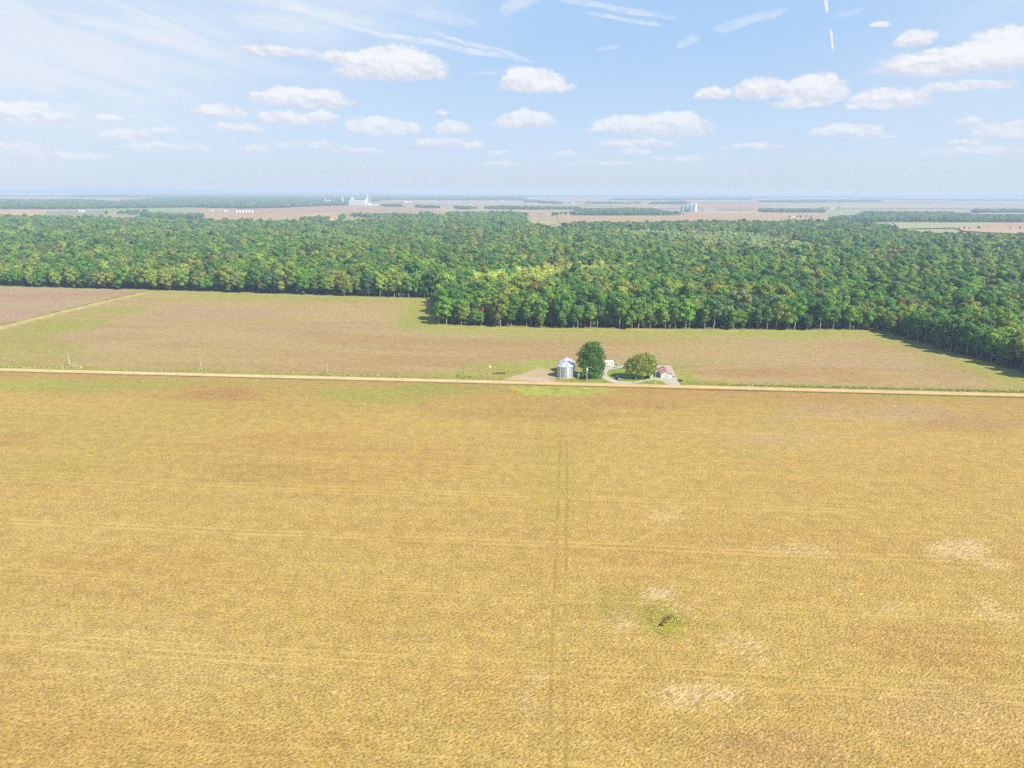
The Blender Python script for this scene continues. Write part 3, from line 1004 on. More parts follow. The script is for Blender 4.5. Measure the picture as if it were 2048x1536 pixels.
def scatter(name, x, y, pick, turn, size, tint, label, cat):
    n = len(x)
    me = bpy.data.meshes.new(name)
    me.vertices.add(n)
    me.vertices.foreach_set('co', np.stack([x, y, zearth(x, y)], 1).astype(np.float32).ravel())
    a = me.attributes.new('pick', 'INT', 'POINT'); a.data.foreach_set('value', pick.astype(np.int32))
    a = me.attributes.new('turn', 'FLOAT_VECTOR', 'POINT'); a.data.foreach_set('vector', np.stack([turn * 0, turn * 0, turn], 1).astype(np.float32).ravel())
    a = me.attributes.new('size', 'FLOAT_VECTOR', 'POINT'); a.data.foreach_set('vector', size.astype(np.float32).ravel())
    a = me.attributes.new('tint', 'FLOAT_COLOR', 'POINT'); a.data.foreach_set('color', np.concatenate([tint, np.ones((n, 1))], 1).astype(np.float32).ravel())
    o = bpy.data.objects.new(name, me); COL.objects.link(o)
    md = o.modifiers.new('scatter', 'NODES'); md.node_group = SCATTER
    return tag(o, label, cat, kind='stuff')


q = ~is_solo
# young growth under and between the edge trees
ed = np.where((dd < 24) & (rng.random(N) < .75))[0]
ux = fx[ed] + rng.uniform(-4, 4, ed.size); uy = fy[ed] + rng.uniform(-3.5, 6, ed.size)
us = rng.uniform(.22, .55, ed.size)
sz3 = np.stack([scl, scl, scl * rng.uniform(.9, 1.1, N)], 1)
sz3[dist > 1300, :2] *= 1.12
sel = np.where(q)[0]


def both(a, b):
    return np.concatenate([a[sel], b])


scatter('forest', both(fx, ux), both(fy, uy), both(var, var[ed]) % len(SRC), both(rot, rot[ed] + 1), both(sz3, np.stack([us, us, us * .9], 1)), both(tint, tint[ed] * .9), 'dense mixed wood of green and turning broadleaf crowns', 'forest')

# distant woods: near edge (at ground level) and far edge (tree tops), as seen
WOODS = [
    ([(-200, 417), (150, 418.5), (300, 416.5), (380, 415), (480, 417.5), (560, 416), (640, 412.5), (690, 411)], [(690, 404), (560, 399), (400, 395), (300, 397), (230, 402), (130, 397), (60, 401), (-200, 400)], 'long belt of blue green woodland behind the grain bins plain'),
    ([(205, 431.5), (262, 430.5), (312, 428)], [(310, 421), (270, 421), (215, 424)], 'small dark copse in front of the green far field'),
    ([(282, 437.5), (330, 440), (400, 438), (411, 434)], [(395, 427), (290, 425)], 'low greyish copse beside the tan far field'),
    ([(600, 443), (690, 442), (688, 435)], [(672, 434), (640, 437), (605, 441)], 'narrow tree belt behind the main wood'),
    ([(685, 434.5), (740, 436.5), (862, 435), (860, 429)], [(830, 428), (755, 427), (690, 427)], 'copse around the foot of the mast'),
    ([(895, 431), (960, 431), (1050, 434), (1062, 431)], [(1050, 425), (1000, 424), (900, 424)], 'dark copse behind the middle of the main wood'),
    ([(1105, 431.5), (1230, 432), (1365, 431)], [(1365, 424), (1325, 421), (1310, 417), (1160, 417), (1150, 423), (1110, 425)], 'blue green block of woodland left of the big grain elevator'),
    ([(1655, 442), (1720, 444), (1850, 445), (2200, 446.5)], [(2200, 430), (1950, 430), (1900, 424), (1722, 423), (1715, 431)], 'wide block of woodland among the far right fields'),
    ([(1940, 424.4), (2200, 424.6)], [(2200, 420), (1950, 421)], 'thin woodland belt behind the pale right field'),
    ([(1512, 423.6), (1640, 424)], [(1640, 420), (1520, 420)], 'thin line of trees between the elevator and the white farmhouse'),
    ([(770, 412.5), (860, 417.5), (1120, 420), (1166, 420)], [(1160, 414), (1000, 412), (930, 414), (850, 411), (770, 409)], 'hedge like belt of trees across the pale middle plain'),
    ([(-200, 403), (60, 403.5), (100, 400)], [(60, 398), (-200, 398)], 'scattered wood patch on the pinkish far fields'),
    ([(150, 395), (400, 396.5), (700, 404), (760, 404)], [(760, 396), (480, 391), (150, 388)], 'long far belt of hazy woodland'),
    ([(760, 400), (900, 400), (1050, 401)], [(1050, 394), (880, 395), (760, 395)], 'hazy belt of woodland behind the mill'),
    ([(1220, 400.5), (1500, 401), (1500, 399)], [(1440, 395.5), (1225, 396)], 'hazy belt of woodland on the middle skyline'),
    ([(1300, 409), (1370, 409.5), (1380, 405)], [(1305, 404.4)], 'small hazy wood behind the big grain elevator'),
    ([(1510, 405), (1640, 405), (1760, 404)], [(1760, 399), (1540, 399.5)], 'hazy wood strip beyond the far right plain'),
    ([(1690, 400.6), (2200, 403)], [(2200, 398), (1760, 398)], 'hazy wood strip on the right skyline'),
    ([(1110, 407.6), (1260, 408.5), (1310, 408)], [(1250, 405), (1110, 404)], 'thin far tree line over the pale plain'),
    ([(1045, 404.5), (1120, 408.4)], [(1115, 402.6), (1050, 400.6)], 'little hazy wood on the pale plain'),
    ([(300, 390.5), (760, 394.6), (1100, 394.5), (1500, 394.6), (2200, 394)], [(2200, 392), (1500, 391.5), (1000, 391), (500, 389), (300, 388)], 'blue hazed forest line along the horizon'),
    ([(-150, 391.6), (330, 395.2)], [(330, 392.4), (-150, 389.2)], 'hazed tree line on the far left plain'),
    ([(560, 392.6), (900, 393.4)], [(900, 391.2), (560, 390.2)], 'thin hazed tree line close under the skyline left of the middle'),
    ([(1080, 393.8), (1330, 394.0)], [(1330, 391.8), (1080, 392)], 'thin hazed tree line close under the skyline right of the middle'),
    ([(1480, 396.8), (1800, 395.8)], [(1800, 393.6), (1480, 394.6)], 'thin hazed tree line over the far right plain'),
    ([(1400, 391.6), (2150, 390.6)], [(2150, 388.4), (1400, 389.6)], 'long hazed tree line on the right skyline'),
    ([(880, 399.6), (1010, 400.2)], [(1010, 398.2), (880, 397.8)], 'short hazed tree line on the middle plain'),
]
for a, b, lab in WOODS:
    poly = PP(a) + PP(b, 14.0)
    pb = np.array(poly)
    dm = np.hypot(pb[:, 0], pb[:, 1]).mean()
    sp = float(np.clip(dm / 260, 8.0, 60))
    ax_, ay_ = np.meshgrid(np.arange(pb[:, 0].min(), pb[:, 0].max(), sp), np.arange(pb[:, 1].min(), pb[:, 1].max(), sp * .87))
    ax_ = (ax_ + rng.uniform(-.45, .45, ax_.shape) * sp).ravel(); ay_ = (ay_ + rng.uniform(-.45, .45, ay_.shape) * sp).ravel()
    dp = poly_dist(ax_, ay_, poly)
    k_ = (dp + (fbm(ax_, ay_, dm / 30, 2, 301) - .5) * dm / 60 > sp * .2) & (rng.random(ax_.size) < .92)
    ax_, ay_ = ax_[k_], ay_[k_]
    n_ = ax_.size
    if n_ == 0:
        print('empty wood', lab); continue
    c_ = rng.choice([0, 1, 2, 6, 7], n_, p=[.3, .3, .17, .1, .13])
    s_ = rng.uniform(.75, 1.15, n_); wide = max(1.0, sp / 8.5)
    scatter('woodland', ax_, ay_, rng.integers(0, len(SRC), n_), rng.uniform(0, 6.28, n_), np.stack([s_ * wide, s_ * wide, s_ * rng.uniform(.7, .95, n_)], 1), TINTS[c_] * rng.uniform(.8, 1.2, (n_, 1)), lab, 'woodland')

# ------------------------------------------------------------------ farmyard trees
def big_tree(name, px, py, lobes, n, size, tint_, seed, trunks, label, bark=M_bark, cat='tree', rz=0.0, low=-.6, group=None):
    x, y = P(px, py)
    t = empty(name, (x, y, 0), rz, label=label, cat=cat, group=group)
    c = bpy.data.objects.new('crown', crown_mesh(name + '_crown', lobes, n, size, seed, low)); COL.objects.link(c); c.parent = t
    c['tint'] = [float(q) for q in tint_]
    for tr in trunks:
        mb = MB()
        for pts, rad in tr: mb.tube(pts, rad, 7)
        o = mb.build('trunk', bark, t, True)
    return t


U = 0.283   # metres to a pixel of the photograph at the farmyard
big_tree('tall_tree', 1179.5, 754.5, [(0.0, 0, 9.85, 5.21, 5, 8), (1.04, -0.8, 17.24, 4.89, 4, 3.3), (-3.37, -0.6, 14.78, 3.27, 3.2, 3), (4.24, -0.4, 14.38, 3.73, 3, 3), (-3.92, 0.4, 11.33, 2.71, 3, 2.4), (3.92, 0, 10.83, 3.12, 3, 2.6), (-0.65, -2.6, 12.31, 3.44, 2.6, 2.8), (1.96, -2.8, 9.46, 3.75, 2.8, 3), (-2.4, -2.4, 8.08, 3.33, 2.6, 2.8), (5.01, -0.6, 7.49, 3.12, 2.8, 2.6), (-4.36, 0, 6.89, 2.71, 2.6, 2.4), (2.83, -2.6, 5.32, 3.54, 2.6, 2.8), (-1.3, -2.6, 4.14, 3.33, 2.2, 2.8), (4.57, -1, 3.94, 2.92, 2.6, 2.8), (1.46, 2.5, 13.79, 4.2, 3, 4), (0.0, 3, 7.88, 4.69, 3, 4), (-6.09, 0.6, 9.46, 1.36, 1.5, 1.3), (0.0, -4.2, 2.96, 3.54, 2.4, 2.6), (3.71, -4.4, 2.36, 2.92, 2, 2.2), (-3.06, -3.8, 2.56, 2.71, 2, 2.4), (1.09, -4, 6.4, 3.33, 2.2, 2.6), (5.66, -2.5, 3.15, 2.08, 2.4, 2.6), (2.64, -1.2, 19.31, 2.56, 2.2, 1.5), (-0.86, -0.8, 18.71, 2.11, 2, 1.6), (6.09, 0, 5.91, 1.66, 2, 1.8), (-5.5, -0.5, 13.0, 2.5, 2.6, 2.0), (5.75, -0.6, 12.41, 2.5, 2.6, 2.2), (5.89, 0, 8.87, 1.67, 2, 1.6), (-6.2, -0.4, 8.4, 1.7, 1.8, 1.3), (-5.2, -1, 12.0, 1.5, 1.6, 1.2), (4.9, -0.5, 15.6, 1.6, 1.7, 1.3), (6.3, -0.8, 5.2, 1.7, 1.7, 1.4), (-3.4, 0, 17.4, 1.5, 1.7, 1.2)], 9000, .36, (.085, .19, .035), 5,
    [[([(0, 0, -.3), (.1, 0, 5), (0, .1, 12), (.3, 0, 18)], [.6, .45, .3, .08])]], 'tall dense dark green tree close beside the grain bins')
yx = [(0, 0, 8.2, 5.6, 5, 5), (-4.2, -.6, 8.8, 3, 3, 2.8), (-2, -1.2, 11.6, 3.2, 3, 2.4), (1.6, -.6, 12.2, 3.4, 3, 2.4), (4.6, -.4, 11, 3.4, 3, 2.8), (6.6, 0, 8, 2.8, 3, 2.8), (-6.4, -.2, 8, 2.6, 3, 2.0), (-5.4, -.8, 5.6, 2.8, 2.6, 1.8),
      (-1.2, -3, 7.4, 3.2, 2.6, 2.6), (2.4, -3.2, 7.2, 3.2, 2.6, 2.8), (5.2, -2, 5.6, 3, 2.6, 2.4), (6.4, .4, 4.2, 2.4, 2.4, 2.0), (-3.4, -2.4, 4.8, 2.6, 2.4, 1.8), (.6, -3.2, 4.2, 2.6, 2.2, 1.6), (1, 3, 9, 4.5, 3, 4), (-4, 3, 8, 3, 3, 3), (5, 3, 8, 3, 3, 3.4), (6.6, -.6, 12.4, 1.6, 1.8, 1.4), (8.0, 0, 5.4, 1.5, 2, 1.6), (-8.2, 0, 6.4, 1.6, 1.6, 1.1), (-5.6, 0, 10.8, 1.5, 1.6, 1.2), (3.2, -.5, 14.2, 1.5, 1.6, 1.1), (-.6, -.4, 13.6, 1.4, 1.5, 1.0), (8.2, 0, 9.4, 1.4, 1.6, 1.4), (-6.8, -1, 3.9, 1.6, 1.6, .9), (4.4, -3.2, 3.4, 1.8, 1.6, 1.2)]
big_tree('spreading_tree', 1279, 757.5, yx, 8000, .36, (.26, .30, .06), 6,
    [[([(-1.8, 0, -.3), (-2.2, 0, 2.2), (-3.4, 0, 6), (-5, 0, 9)], [.45, .36, .25, .08]), ([(-2.2, 0, 2.2), (-1.2, .3, 7), (-.8, 0, 11)], [.3, .2, .06])],
     [([(1.2, -.4, -.3), (1.3, -.4, 2.4), (2.6, -.2, 7), (4, 0, 11)], [.42, .34, .24, .07]), ([(1.3, -.4, 2.4), (4.2, 0, 5.6), (6.4, 0, 8)], [.28, .18, .05])]],
    'wide light yellowish green tree on the lawn inside the driveway loop', M_palebark)
# leafless tree
bx_, by_ = P(1209, 731)
t = empty('bare_tree', (bx_, by_, 0), label='small leafless dead tree behind the tall dark green tree', cat='tree')
mb = MB(); mb.tube([(0, 0, -.2), (.1, 0, 2.4), (-.1, .1, 4.6)], [.2, .15, .1], 6); mb.build('trunk', mat('grey bark', (.19, .14, .10), .9, var=.3), t, True)
mb = MB(); rg = random.Random(4)
for k in range(16):
    a = k * 2.4; z = 3 + k * .12; L = 1.6 + rg.random() * 1.5
    e = Vector((math.cos(a) * L * .7, math.sin(a) * L * .7, z + L * .95)); s0 = Vector((0, .05, z))
    mb.tube([s0, (s0 + e) / 2 + Vector((0, 0, -.15)), e], [.075, .05, .015], 5)
    for q in range(3):
        p = s0.lerp(e, .45 + .2 * q); b_ = a + rg.uniform(-1.4, 1.4)
        mb.tube([p, p + Vector((math.cos(b_) * .5, math.sin(b_) * .5, .7))], [.035, .01], 4)
mb.build('branch', mat('grey bark', (.19, .14, .10)), t, True)

# shrubs
big_tree('shrub', 1296, 756, [(0, 0, .7, 1.5, .9, .8), (1, .2, .8, .9, .8, .8), (-1, 0, .6, .8, .8, .6)], 500, .16, (.075, .045, .03), 8, [[([(0, 0, -.1), (.1, 0, .5), (.2, 0, 1)], [.07, .05, .02])]], 'reddish brown bush under the wide yellowish tree', cat='bush')
big_tree('shrub', 1361, 763, [(0, 0, .5, 1.0, .9, .6), (-.8, .6, .5, .8, .7, .55)], 300, .15, (.07, .055, .03), 9, [[([(0, 0, -.1), (0, 0, .4), (.1, 0, .7)], [.05, .04, .02])]], 'brownish bush at the outer edge of the garage yard', cat='bush')
big_tree('shrub', 1168, 759, [(0, 0, .8, 1.4, .9, .9), (-1.3, .1, .6, 1.0, .8, .7), (1.2, 0, .7, .9, .8, .8)], 500, .16, (.075, .062, .045), 10, [[([(0, 0, -.1), (0, 0, .5), (.2, 0, 1)], [.06, .04, .02])]], 'purplish brown scrub between the white tank and the tall dark tree', cat='bush')


# ------------------------------------------------------------------ grain bins
M_galv, nt, bs = new_mat('galvanised steel')
tc = nt.new('ShaderNodeTexCoord').outputs['Object']
v2 = nt.vmath('MULTIPLY', tc, (1.0, 1.0, .18)); n1 = nt.noise(v2, .9, 4, .65); n2 = nt.noise(tc, 3.5, 2)
k = nt.math('MULTIPLY', nt.ramp(n1, .3, .7, .84, 1.1), nt.ramp(n2, .3, .7, .94, 1.06))
nt.put(bs.inputs['Base Color'], nt.scalecol((.46, .49, .53), k))
bs.inputs['Metallic'].default_value = .55; nt.put(bs.inputs['Roughness'], nt.ramp(n1, .3, .7, .36, .52))
M_roof = mat('galvanised roof', (.66, .69, .72), .42, .5, .1, .8)
M_dark = mat('dark steel', (.06, .065, .07), .5, .4)
M_white = mat('white paint', (.80, .80, .78), .5, var=.06)


def grain_bin(px, py, R, He, Hp, face, label):
    x, y = P(px, py)
    t = empty('grain_bin', (x, y + R, 0), face, label=label, cat='grain bin', group=None)
    prof = []
    nr = int(He / .36)
    for i in range(nr + 1):
        z = He * i / nr
        prof += [(R, z), (R - .05, z + .09), (R, z + .18), (R + .05, z + .27)] if i < nr else [(R, z)]
    mb = MB().lathe(prof, 72, cap_top=False)
    w_ = mb.build('wall', M_galv, t); w_.data.polygons.foreach_set('use_smooth', [True] * len(w_.data.polygons))
    MB().lathe([(R + .25, 0), (R + .25, .18), (R + .0, .2)], 48, cap_top=False).build('foundation', mat('concrete', (.5, .48, .44), .9), w_)
    for a in [PI / 12 * i for i in range(24)]:
        pass
    mb = MB()
    for i in range(20):
        a = 2 * PI * (i + .5) / 20
        c, s = math.cos(a), math.sin(a)
        mb.tube([(c * (R + .07), s * (R + .07), .2), (c * (R + .07), s * (R + .07), He)], .05, 4)
    mb.build('stiffener', M_galv, w_)
    # ribbed cone
    n = 96; vs = []; fs = []
    for rr, zz in [(R + .22, He - .08), (R * .66, He + (Hp - He) * .36), (R * .34, He + (Hp - He) * .68), (.55, Hp - .12)]:
        for kk in range(n):
            a = 2 * PI * kk / n
            lift = (.09 if kk % 3 == 0 else 0) * min(1, rr / R + .2)
            vs.append((rr * math.cos(a), rr * math.sin(a), zz + lift))
    for i in range(3):
        for kk in range(n): fs.append((i * n + kk, i * n + (kk + 1) % n, (i + 1) * n + (kk + 1) % n, (i + 1) * n + kk))
    rf = mesh_obj('roof', vs, fs, M_roof, t)
    MB().lathe([(.55, Hp - .12), (.62, Hp), (.62, Hp + .28), (.8, Hp + .3), (.5, Hp + .45), (.02, Hp + .55)], 20).build('roof_cap', M_roof, rf)
    for a in (-1.1, -2.2, .3):
        c, s = math.cos(a), math.sin(a); r_ = R * .62; z_ = He + (Hp - He) * .42
        mb = MB(); mb.tube([(c * r_, s * r_, z_ - .1), (c * r_, s * r_, z_ + .45), (c * (r_ + .4), s * (r_ + .4), z_ + .6), (c * (r_ + .55), s * (r_ + .55), z_ + .4)], .2, 8)
        mb.build('roof_vent', M_roof, rf, True)
    # door towards the road, ladder beside it
    a = -PI / 2 + .28; d = Vector((math.cos(a), math.sin(a), 0)); s_ = Vector((-d.y, d.x, 0))
    mb = MB()
    o_ = d * (R + .09)
    for z0, z1 in ((.7, 2.4),):
        vs = [o_ + s_ * e - d * .1 + Vector((0, 0, z)) for z in (z0, z1) for e in (-.5, .5)] + [o_ + s_ * e + d * .06 + Vector((0, 0, z)) for z in (z0, z1) for e in (-.5, .5)]
        mb.add(vs, [(0, 1, 3, 2), (4, 6, 7, 5), (0, 2, 6, 4), (1, 5, 7, 3), (2, 3, 7, 6), (0, 4, 5, 1)])
    mb.build('door', mat('bright steel', (.78, .8, .82), .35, .4), t)
    mb = MB(); a = -PI / 2 + .12; d = Vector((math.cos(a), math.sin(a), 0)); s_ = Vector((-d.y, d.x, 0)); o_ = d * (R + .28)
    for e in (-.25, .25):
        mb.tube([o_ + s_ * e + Vector((0, 0, .3)), o_ + s_ * e + Vector((0, 0, He + .2)), d * (R - .6) + s_ * e + Vector((0, 0, He + .9))], .035, 5)
    for i in range(int(He / .33)):
        z = .5 + i * .33
        mb.tube([o_ + s_ * -.25 + Vector((0, 0, z)), o_ + s_ * .25 + Vector((0, 0, z))], .022, 4)
    mb.build('ladder', mat('bright steel', (.78, .8, .82), .35, .4), t)
    return t


grain_bin(1134.3, 746.5, 4.7, 5.4, 8.0, 0, 'taller rear grain bin of galvanised steel with pointed ribbed roof')
grain_bin(1131.2, 757.0, 4.5, 6.3, 8.5, 0, 'lower front grain bin of corrugated steel nearest the gravel road')
# fans and tanks beside the bins
x, y = P(1151.5, 753.5)
t = empty('aeration_fan', (x, y, 0), label='round grey aeration fan beside the front grain bin', cat='fan')
MB().tube([(-.1, -.5, .8), (-.1, .1, .8), (-.1, .7, .8)], [.78, .78, .6], 18).build('housing', M_galv, t, True)
MB().tube([(-.1, -.56, .8), (-.1, -.505, .8)], [.5, .62], 18).build('intake', M_dark, t)
MB().box(-.6, .4, -.4, .4, 0, .14, .02).build('base', M_dark, t)
x, y = P(1156.8, 755.8)
t = empty('upright_tank', (x, y, 0), label='tall narrow white tank standing between bins and tall tree', cat='tank')
MB().lathe([(.0, .1), (.5, .1), (.55, .3), (.55, 2.2), (.42, 2.45), (.1, 2.55), (.08, 2.7)], 20).build('shell', M_white, t, True)
MB().box(-.45, .45, -.45, .45, 0, .1, .01).build('base', mat('concrete', (.5, .48, .44), .9), t)
MB().tube([(0, 0, 2.6), (0, 0, 3.0), (.25, 0, 3.1)], .05, 6).build('pipe', M_dark, t)
x, y = P(1163.5, 756)
t = empty('control_box', (x, y, 0), label='small white metal control box among purplish scrub', cat='cabinet')
MB().box(-.5, .5, -.3, .3, .3, 1.35, .04).build('cabinet', M_white, t)
MB().box(-.42, .42, -.325, -.302, .38, 1.28, .005).build('door', mat('offwhite', (.7, .7, .66), .5), t)
mb = MB()
for e in (-.4, .4): mb.box(e - .04, e + .04, -.04, .04, 0, .32)
mb.build('stand', M_dark, t)

# ------------------------------------------------------------------ garage, white hut
M_red = mat('red roof metal', (.36, .06, .04), .5, .0, .15, 1.0, streak=.25)
M_cream = mat('cream cladding', (.74, .70, .46), .65, var=.08, streak=.1)


def garage():
    x, y = P(1332.5, 756.8)
    t = empty('garage', (x, y, 0), -.03, label='cream garage with red metal roof striped by white panels', cat='garage')
    W, D, He, Hr = 3.0, 11, 2.9, 4.0
    wl = MB()
    wl.prism([(-W, 0), (W, 0), (W, He), (0, Hr - .05), (-W, He)], 0, D)
    w_ = wl.build('wall', M_cream, t)
    MB().box(-W - .08, W + .08, -.08, D + .08, 0, .25).build('foundation', mat('concrete', (.5, .48, .44), .9), w_)
    sl = (Hr - He) / W

    def slab(y0, y1, lift, over=.4, th=.07):
        mb = MB()
        for s in (-1, 1):
            x1 = s * (W + over); z1 = He - sl * over
            vs = [(0, y0, Hr + lift), (x1, y0, z1 + lift), (x1, y1, z1 + lift), (0, y1, Hr + lift)]
            vs += [(a, b, c - th) for a, b, c in vs]
            mb.add(vs, [(0, 1, 2, 3), (4, 7, 6, 5), (0, 4, 5, 1), (1, 5, 6, 2), (2, 6, 7, 3), (3, 7, 4, 0)])
        return mb
    rf = slab(-.4, D + .4, .1).build('roof', M_red, t)
    mb = MB()
    for i in range(int((D + .6) / .45)):
        for s in (-1, 1):
            yy = -.3 + i * .45
            mb.tube([(0, yy, Hr + .115), (s * (W + .38), yy, He - sl * .38 + .115)], .03, 4)
    mb.build('roof_rib', M_red, rf)
    for y0, y1 in ((2.2, 3.6), (6.6, 8.2)):
        slab(y0, y1, .155, .3, .03).build('white_panel', mat('white sheet', (.60, .55, .53), .5, var=.08), rf)
    MB().tube([(0, -.42, Hr + .17), (0, D + .42, Hr + .17)], .1, 6).build('ridge_cap', M_red, rf)
    # white fascia on the gable
    mb = MB()
    for s in (-1, 1):
        vs = []
        for yy in (-.46, -.402):
            vs += [(0, yy, Hr + .12), (s * (W + .4), yy, He - sl * .4 + .12), (s * (W + .4), yy, He - sl * .4 - .12), (0, yy, Hr - .12)]
        mb.add(vs, [(0, 1, 2, 3), (4, 7, 6, 5), (0, 4, 5, 1), (1, 5, 6, 2), (2, 6, 7, 3)])
    mb.build('bargeboard', M_white, t)
    dr = MB()
    for i in range(4): dr.box(-1.55, 1.55, -.07, -.003, .06 + i * .58, .06 + i * .58 + .55, .02)
    d_ = dr.build('door', mat('grey door', (.52, .54, .60), .5, var=.06), t)
    mb = MB()
    for s in (-1, 1): mb.box(s * 1.66 - .09, s * 1.66 + .09, -.09, -.004, 0, 2.5)
    mb.box(-1.75, 1.75, -.09, -.004, 2.503, 2.68)
    mb.build('door_frame', M_white, t)
    for s in (-1,):
        wn = MB().box(W + .003, W + .05, 5, 6.2, 1.1, 2.1).build('window', M_dark, t)
        MB().box(W + .004, W + .08, 4.88, 6.32, .98, 1.095).build('window_sill', M_white, wn)


garage()


def hut():
    x, y = P(1219.5, 732.6)
    t = empty('white_hut', (x, y, 0), 0.03, label='small white hut with two dark windows behind the driveway bend', cat='hut')
    W, D, He, Hr = 2.4, 4.6, 2.3, 2.9
    sl = .35
    w_ = MB().prism([(-W, .25), (W, .25), (W, He), (0, He + sl), (-W, He)], 0, D).build('wall', M_white, t)
    MB().box(-W + .1, W - .1, .1, D - .1, 0, .3).build('foundation', M_dark, w_)
    mb = MB()
    for s in (-1, 1):
        x1 = s * (W + .18)
        vs = [(0, -.2, He + sl + .1), (x1, -.2, He + .08), (x1, D + .2, He + .08), (0, D + .2, He + sl + .1)]
        vs += [(a, b, c - .08) for a, b, c in vs]
        mb.add(vs, [(0, 1, 2, 3), (4, 7, 6, 5), (0, 4, 5, 1), (1, 5, 6, 2), (2, 6, 7, 3)])
    mb.build('roof', mat('white roof', (.78, .79, .80), .5, var=.05), t)
    for cx in (-1.45, 1.35):
        wn = MB().box(cx - .38, cx + .38, -.03, .02, 1.15, 1.85).build('window', M_dark, t)
        mb = MB()
        mb.box(cx - .46, cx + .46, -.06, -.002, 1.853, 1.93).box(cx - .46, cx + .46, -.08, -.002, 1.05, 1.147)
        mb.build('window_frame', mat('offwhite', (.7, .7, .66), .5), wn)
    d_ = MB().box(-.42, .4, -.045, .01, .3, 2.1).build('door', mat('pale grey door', (.62, .62, .62), .5), t)
    MB().box(.26, .32, -.09, -.046, 1.1, 1.2).build('handle', M_dark, d_)


hut()

# ------------------------------------------------------------------ vehicles
def car(px, py, rz, paint, label, pickup=False, cat='car', name='parked_car'):
    x, y = P(px, py)
    t = empty(name, (x, y, 0), rz, label=label, cat=cat)
    M_gl = mat('car glass', (.02, .025, .03), .12, 0, .05, spec=.6); M_ty = mat('tyre', (.02, .02, .02), .9)
    L = 2.65 if pickup else 2.3
    # length along y; the front looks to -y
    side = [(-L, .38), (L, .38), (L, .98), (L - .1, 1.06), (-.95, 1.08), (-L + .1, .98), (-L, .8)]
    bm_ = MB()
    n = len(side)
    ws = [.93] * n
    vs = [(-.92, a, b) for a, b in side] + [(.92, a, b) for a, b in side]
    fs = [tuple(range(n - 1, -1, -1)), tuple(range(n, 2 * n))] + [(i, (i + 1) % n, (i + 1) % n + n, i + n) for i in range(n)]
    bm_.add(vs, fs)
    body = bm_.build('body', paint, t)
    bv = body.modifiers.new('bevel', 'BEVEL'); bv.width = .07; bv.segments = 3
    roof_y = (-.35, .75) if pickup else (-.35, 1.75)
    base_y = (-1.0, 1.05) if pickup else (-1.0, 2.15)
    vs = [(s * .86, a, 1.065) for s in (-1, 1) for a in base_y] + [(s * .68, a, 1.68) for s in (-1, 1) for a in roof_y]
    cab = MB().add(vs, [(0, 1, 5, 4), (2, 6, 7, 3), (0, 4, 6, 2), (1, 3, 7, 5), (4, 5, 7, 6)]).build('windows', M_gl, t)
    MB().box(-.70, .70, roof_y[0] - .05, roof_y[1] + .05, 1.66, 1.73, .03).build('roof', paint, t)
    if pickup:
        MB().box(-.78, .78, 1.25, 2.5, 1.062, 1.075).build('load_bed', M_dark, t)
    for sx_ in (-1, 1):
        for yy in (-L + .85, L - .8):
            w_ = MB().tube([(sx_ * .74, yy, .36), (sx_ * .95, yy, .36)], .36, 18).build('wheel', M_ty, t, True)
            MB().tube([(sx_ * .945, yy, .36), (sx_ * .965, yy, .36)], .2, 12).build('rim', mat('bright steel', (.78, .8, .82), .35, .4), w_)
        MB().box(sx_ * .7 - .16, sx_ * .7 + .16, -L - .02, -L + .05, .68, .84, .02).build('headlight', mat('lamp glass', (.8, .8, .78), .2), t)
        MB().box(sx_ * .78 - .1, sx_ * .78 + .1, L - .05, L + .02, .7, .92, .02).build('tail_light', mat('red glass', (.4, .02, .02), .3), t)
    MB().box(-.9, .9, -L - .06, -L + .02, .38, .58, .03).build('bumper', M_dark, t)
    return t


car(1236, 758.8, .25, mat('dark blue paint', (.05, .06, .10), .25, .3, spec=.6), 'dark blue car parked in the shade of the yellowish tree')
car(1238.5, 736.0, 1.45, mat('white car paint', (.8, .8, .8), .3, 0, .04, spec=.5), 'white pickup truck parked on the back of the driveway loop', True, 'pickup truck', 'pickup_truck')

x, y = P(1302, 757.6)
t = empty('utility_cabinet', (x, y, 0), label='pale green cabinet at the lane between yellowish tree and garage', cat='cabinet')
MB().box(-.75, .75, -.6, .6, .12, 1.9, .05).build('cabinet', mat('pale green paint', (.42, .50, .38), .6), t)
MB().box(-.6, .6, -.64, -.602, .25, 1.75, .01).build('door', mat('pale green door', (.47, .55, .43), .6), t)
MB().box(-.85, .85, -.7, .7, 1.902, 2.0, .03).build('lid', mat('pale green lid', (.52, .58, .48), .6), t)
MB().box(-.85, .85, -.7, .7, 0, .118, .01).build('base', mat('concrete', (.5, .48, .44), .9), t)
x, y = P(1350, 754.5)
t = empty('pallet_stack', (x, y, 0), .2, label='low stack of wooden pallets on the gravel right of the garage', cat='pallets')
for i in range(4):
    mb = MB()
    for e in (-.55, 0, .55): mb.box(-1.2, 1.2, e - .06, e + .06, i * .16, i * .16 + .1)
    for e in range(7): mb.box(-1.2 + e * .37, -1.2 + e * .37 + .2, -.62, .62, i * .16 + .102, i * .16 + .145)
    o = mb.build('pallet', mat('weathered wood', (.42, .33, .22), .85, var=.3), t)
    o.rotation_euler[2] = (-.06, .05, -.03, .1)[i]

# ------------------------------------------------------------------ utility poles
M_pole = mat('weathered pole', (.50, .46, .38), .9, var=.2, streak=.3)
M_poledk = mat('dark pole', (.20, .15, .11), .9, var=.2, streak=.3)


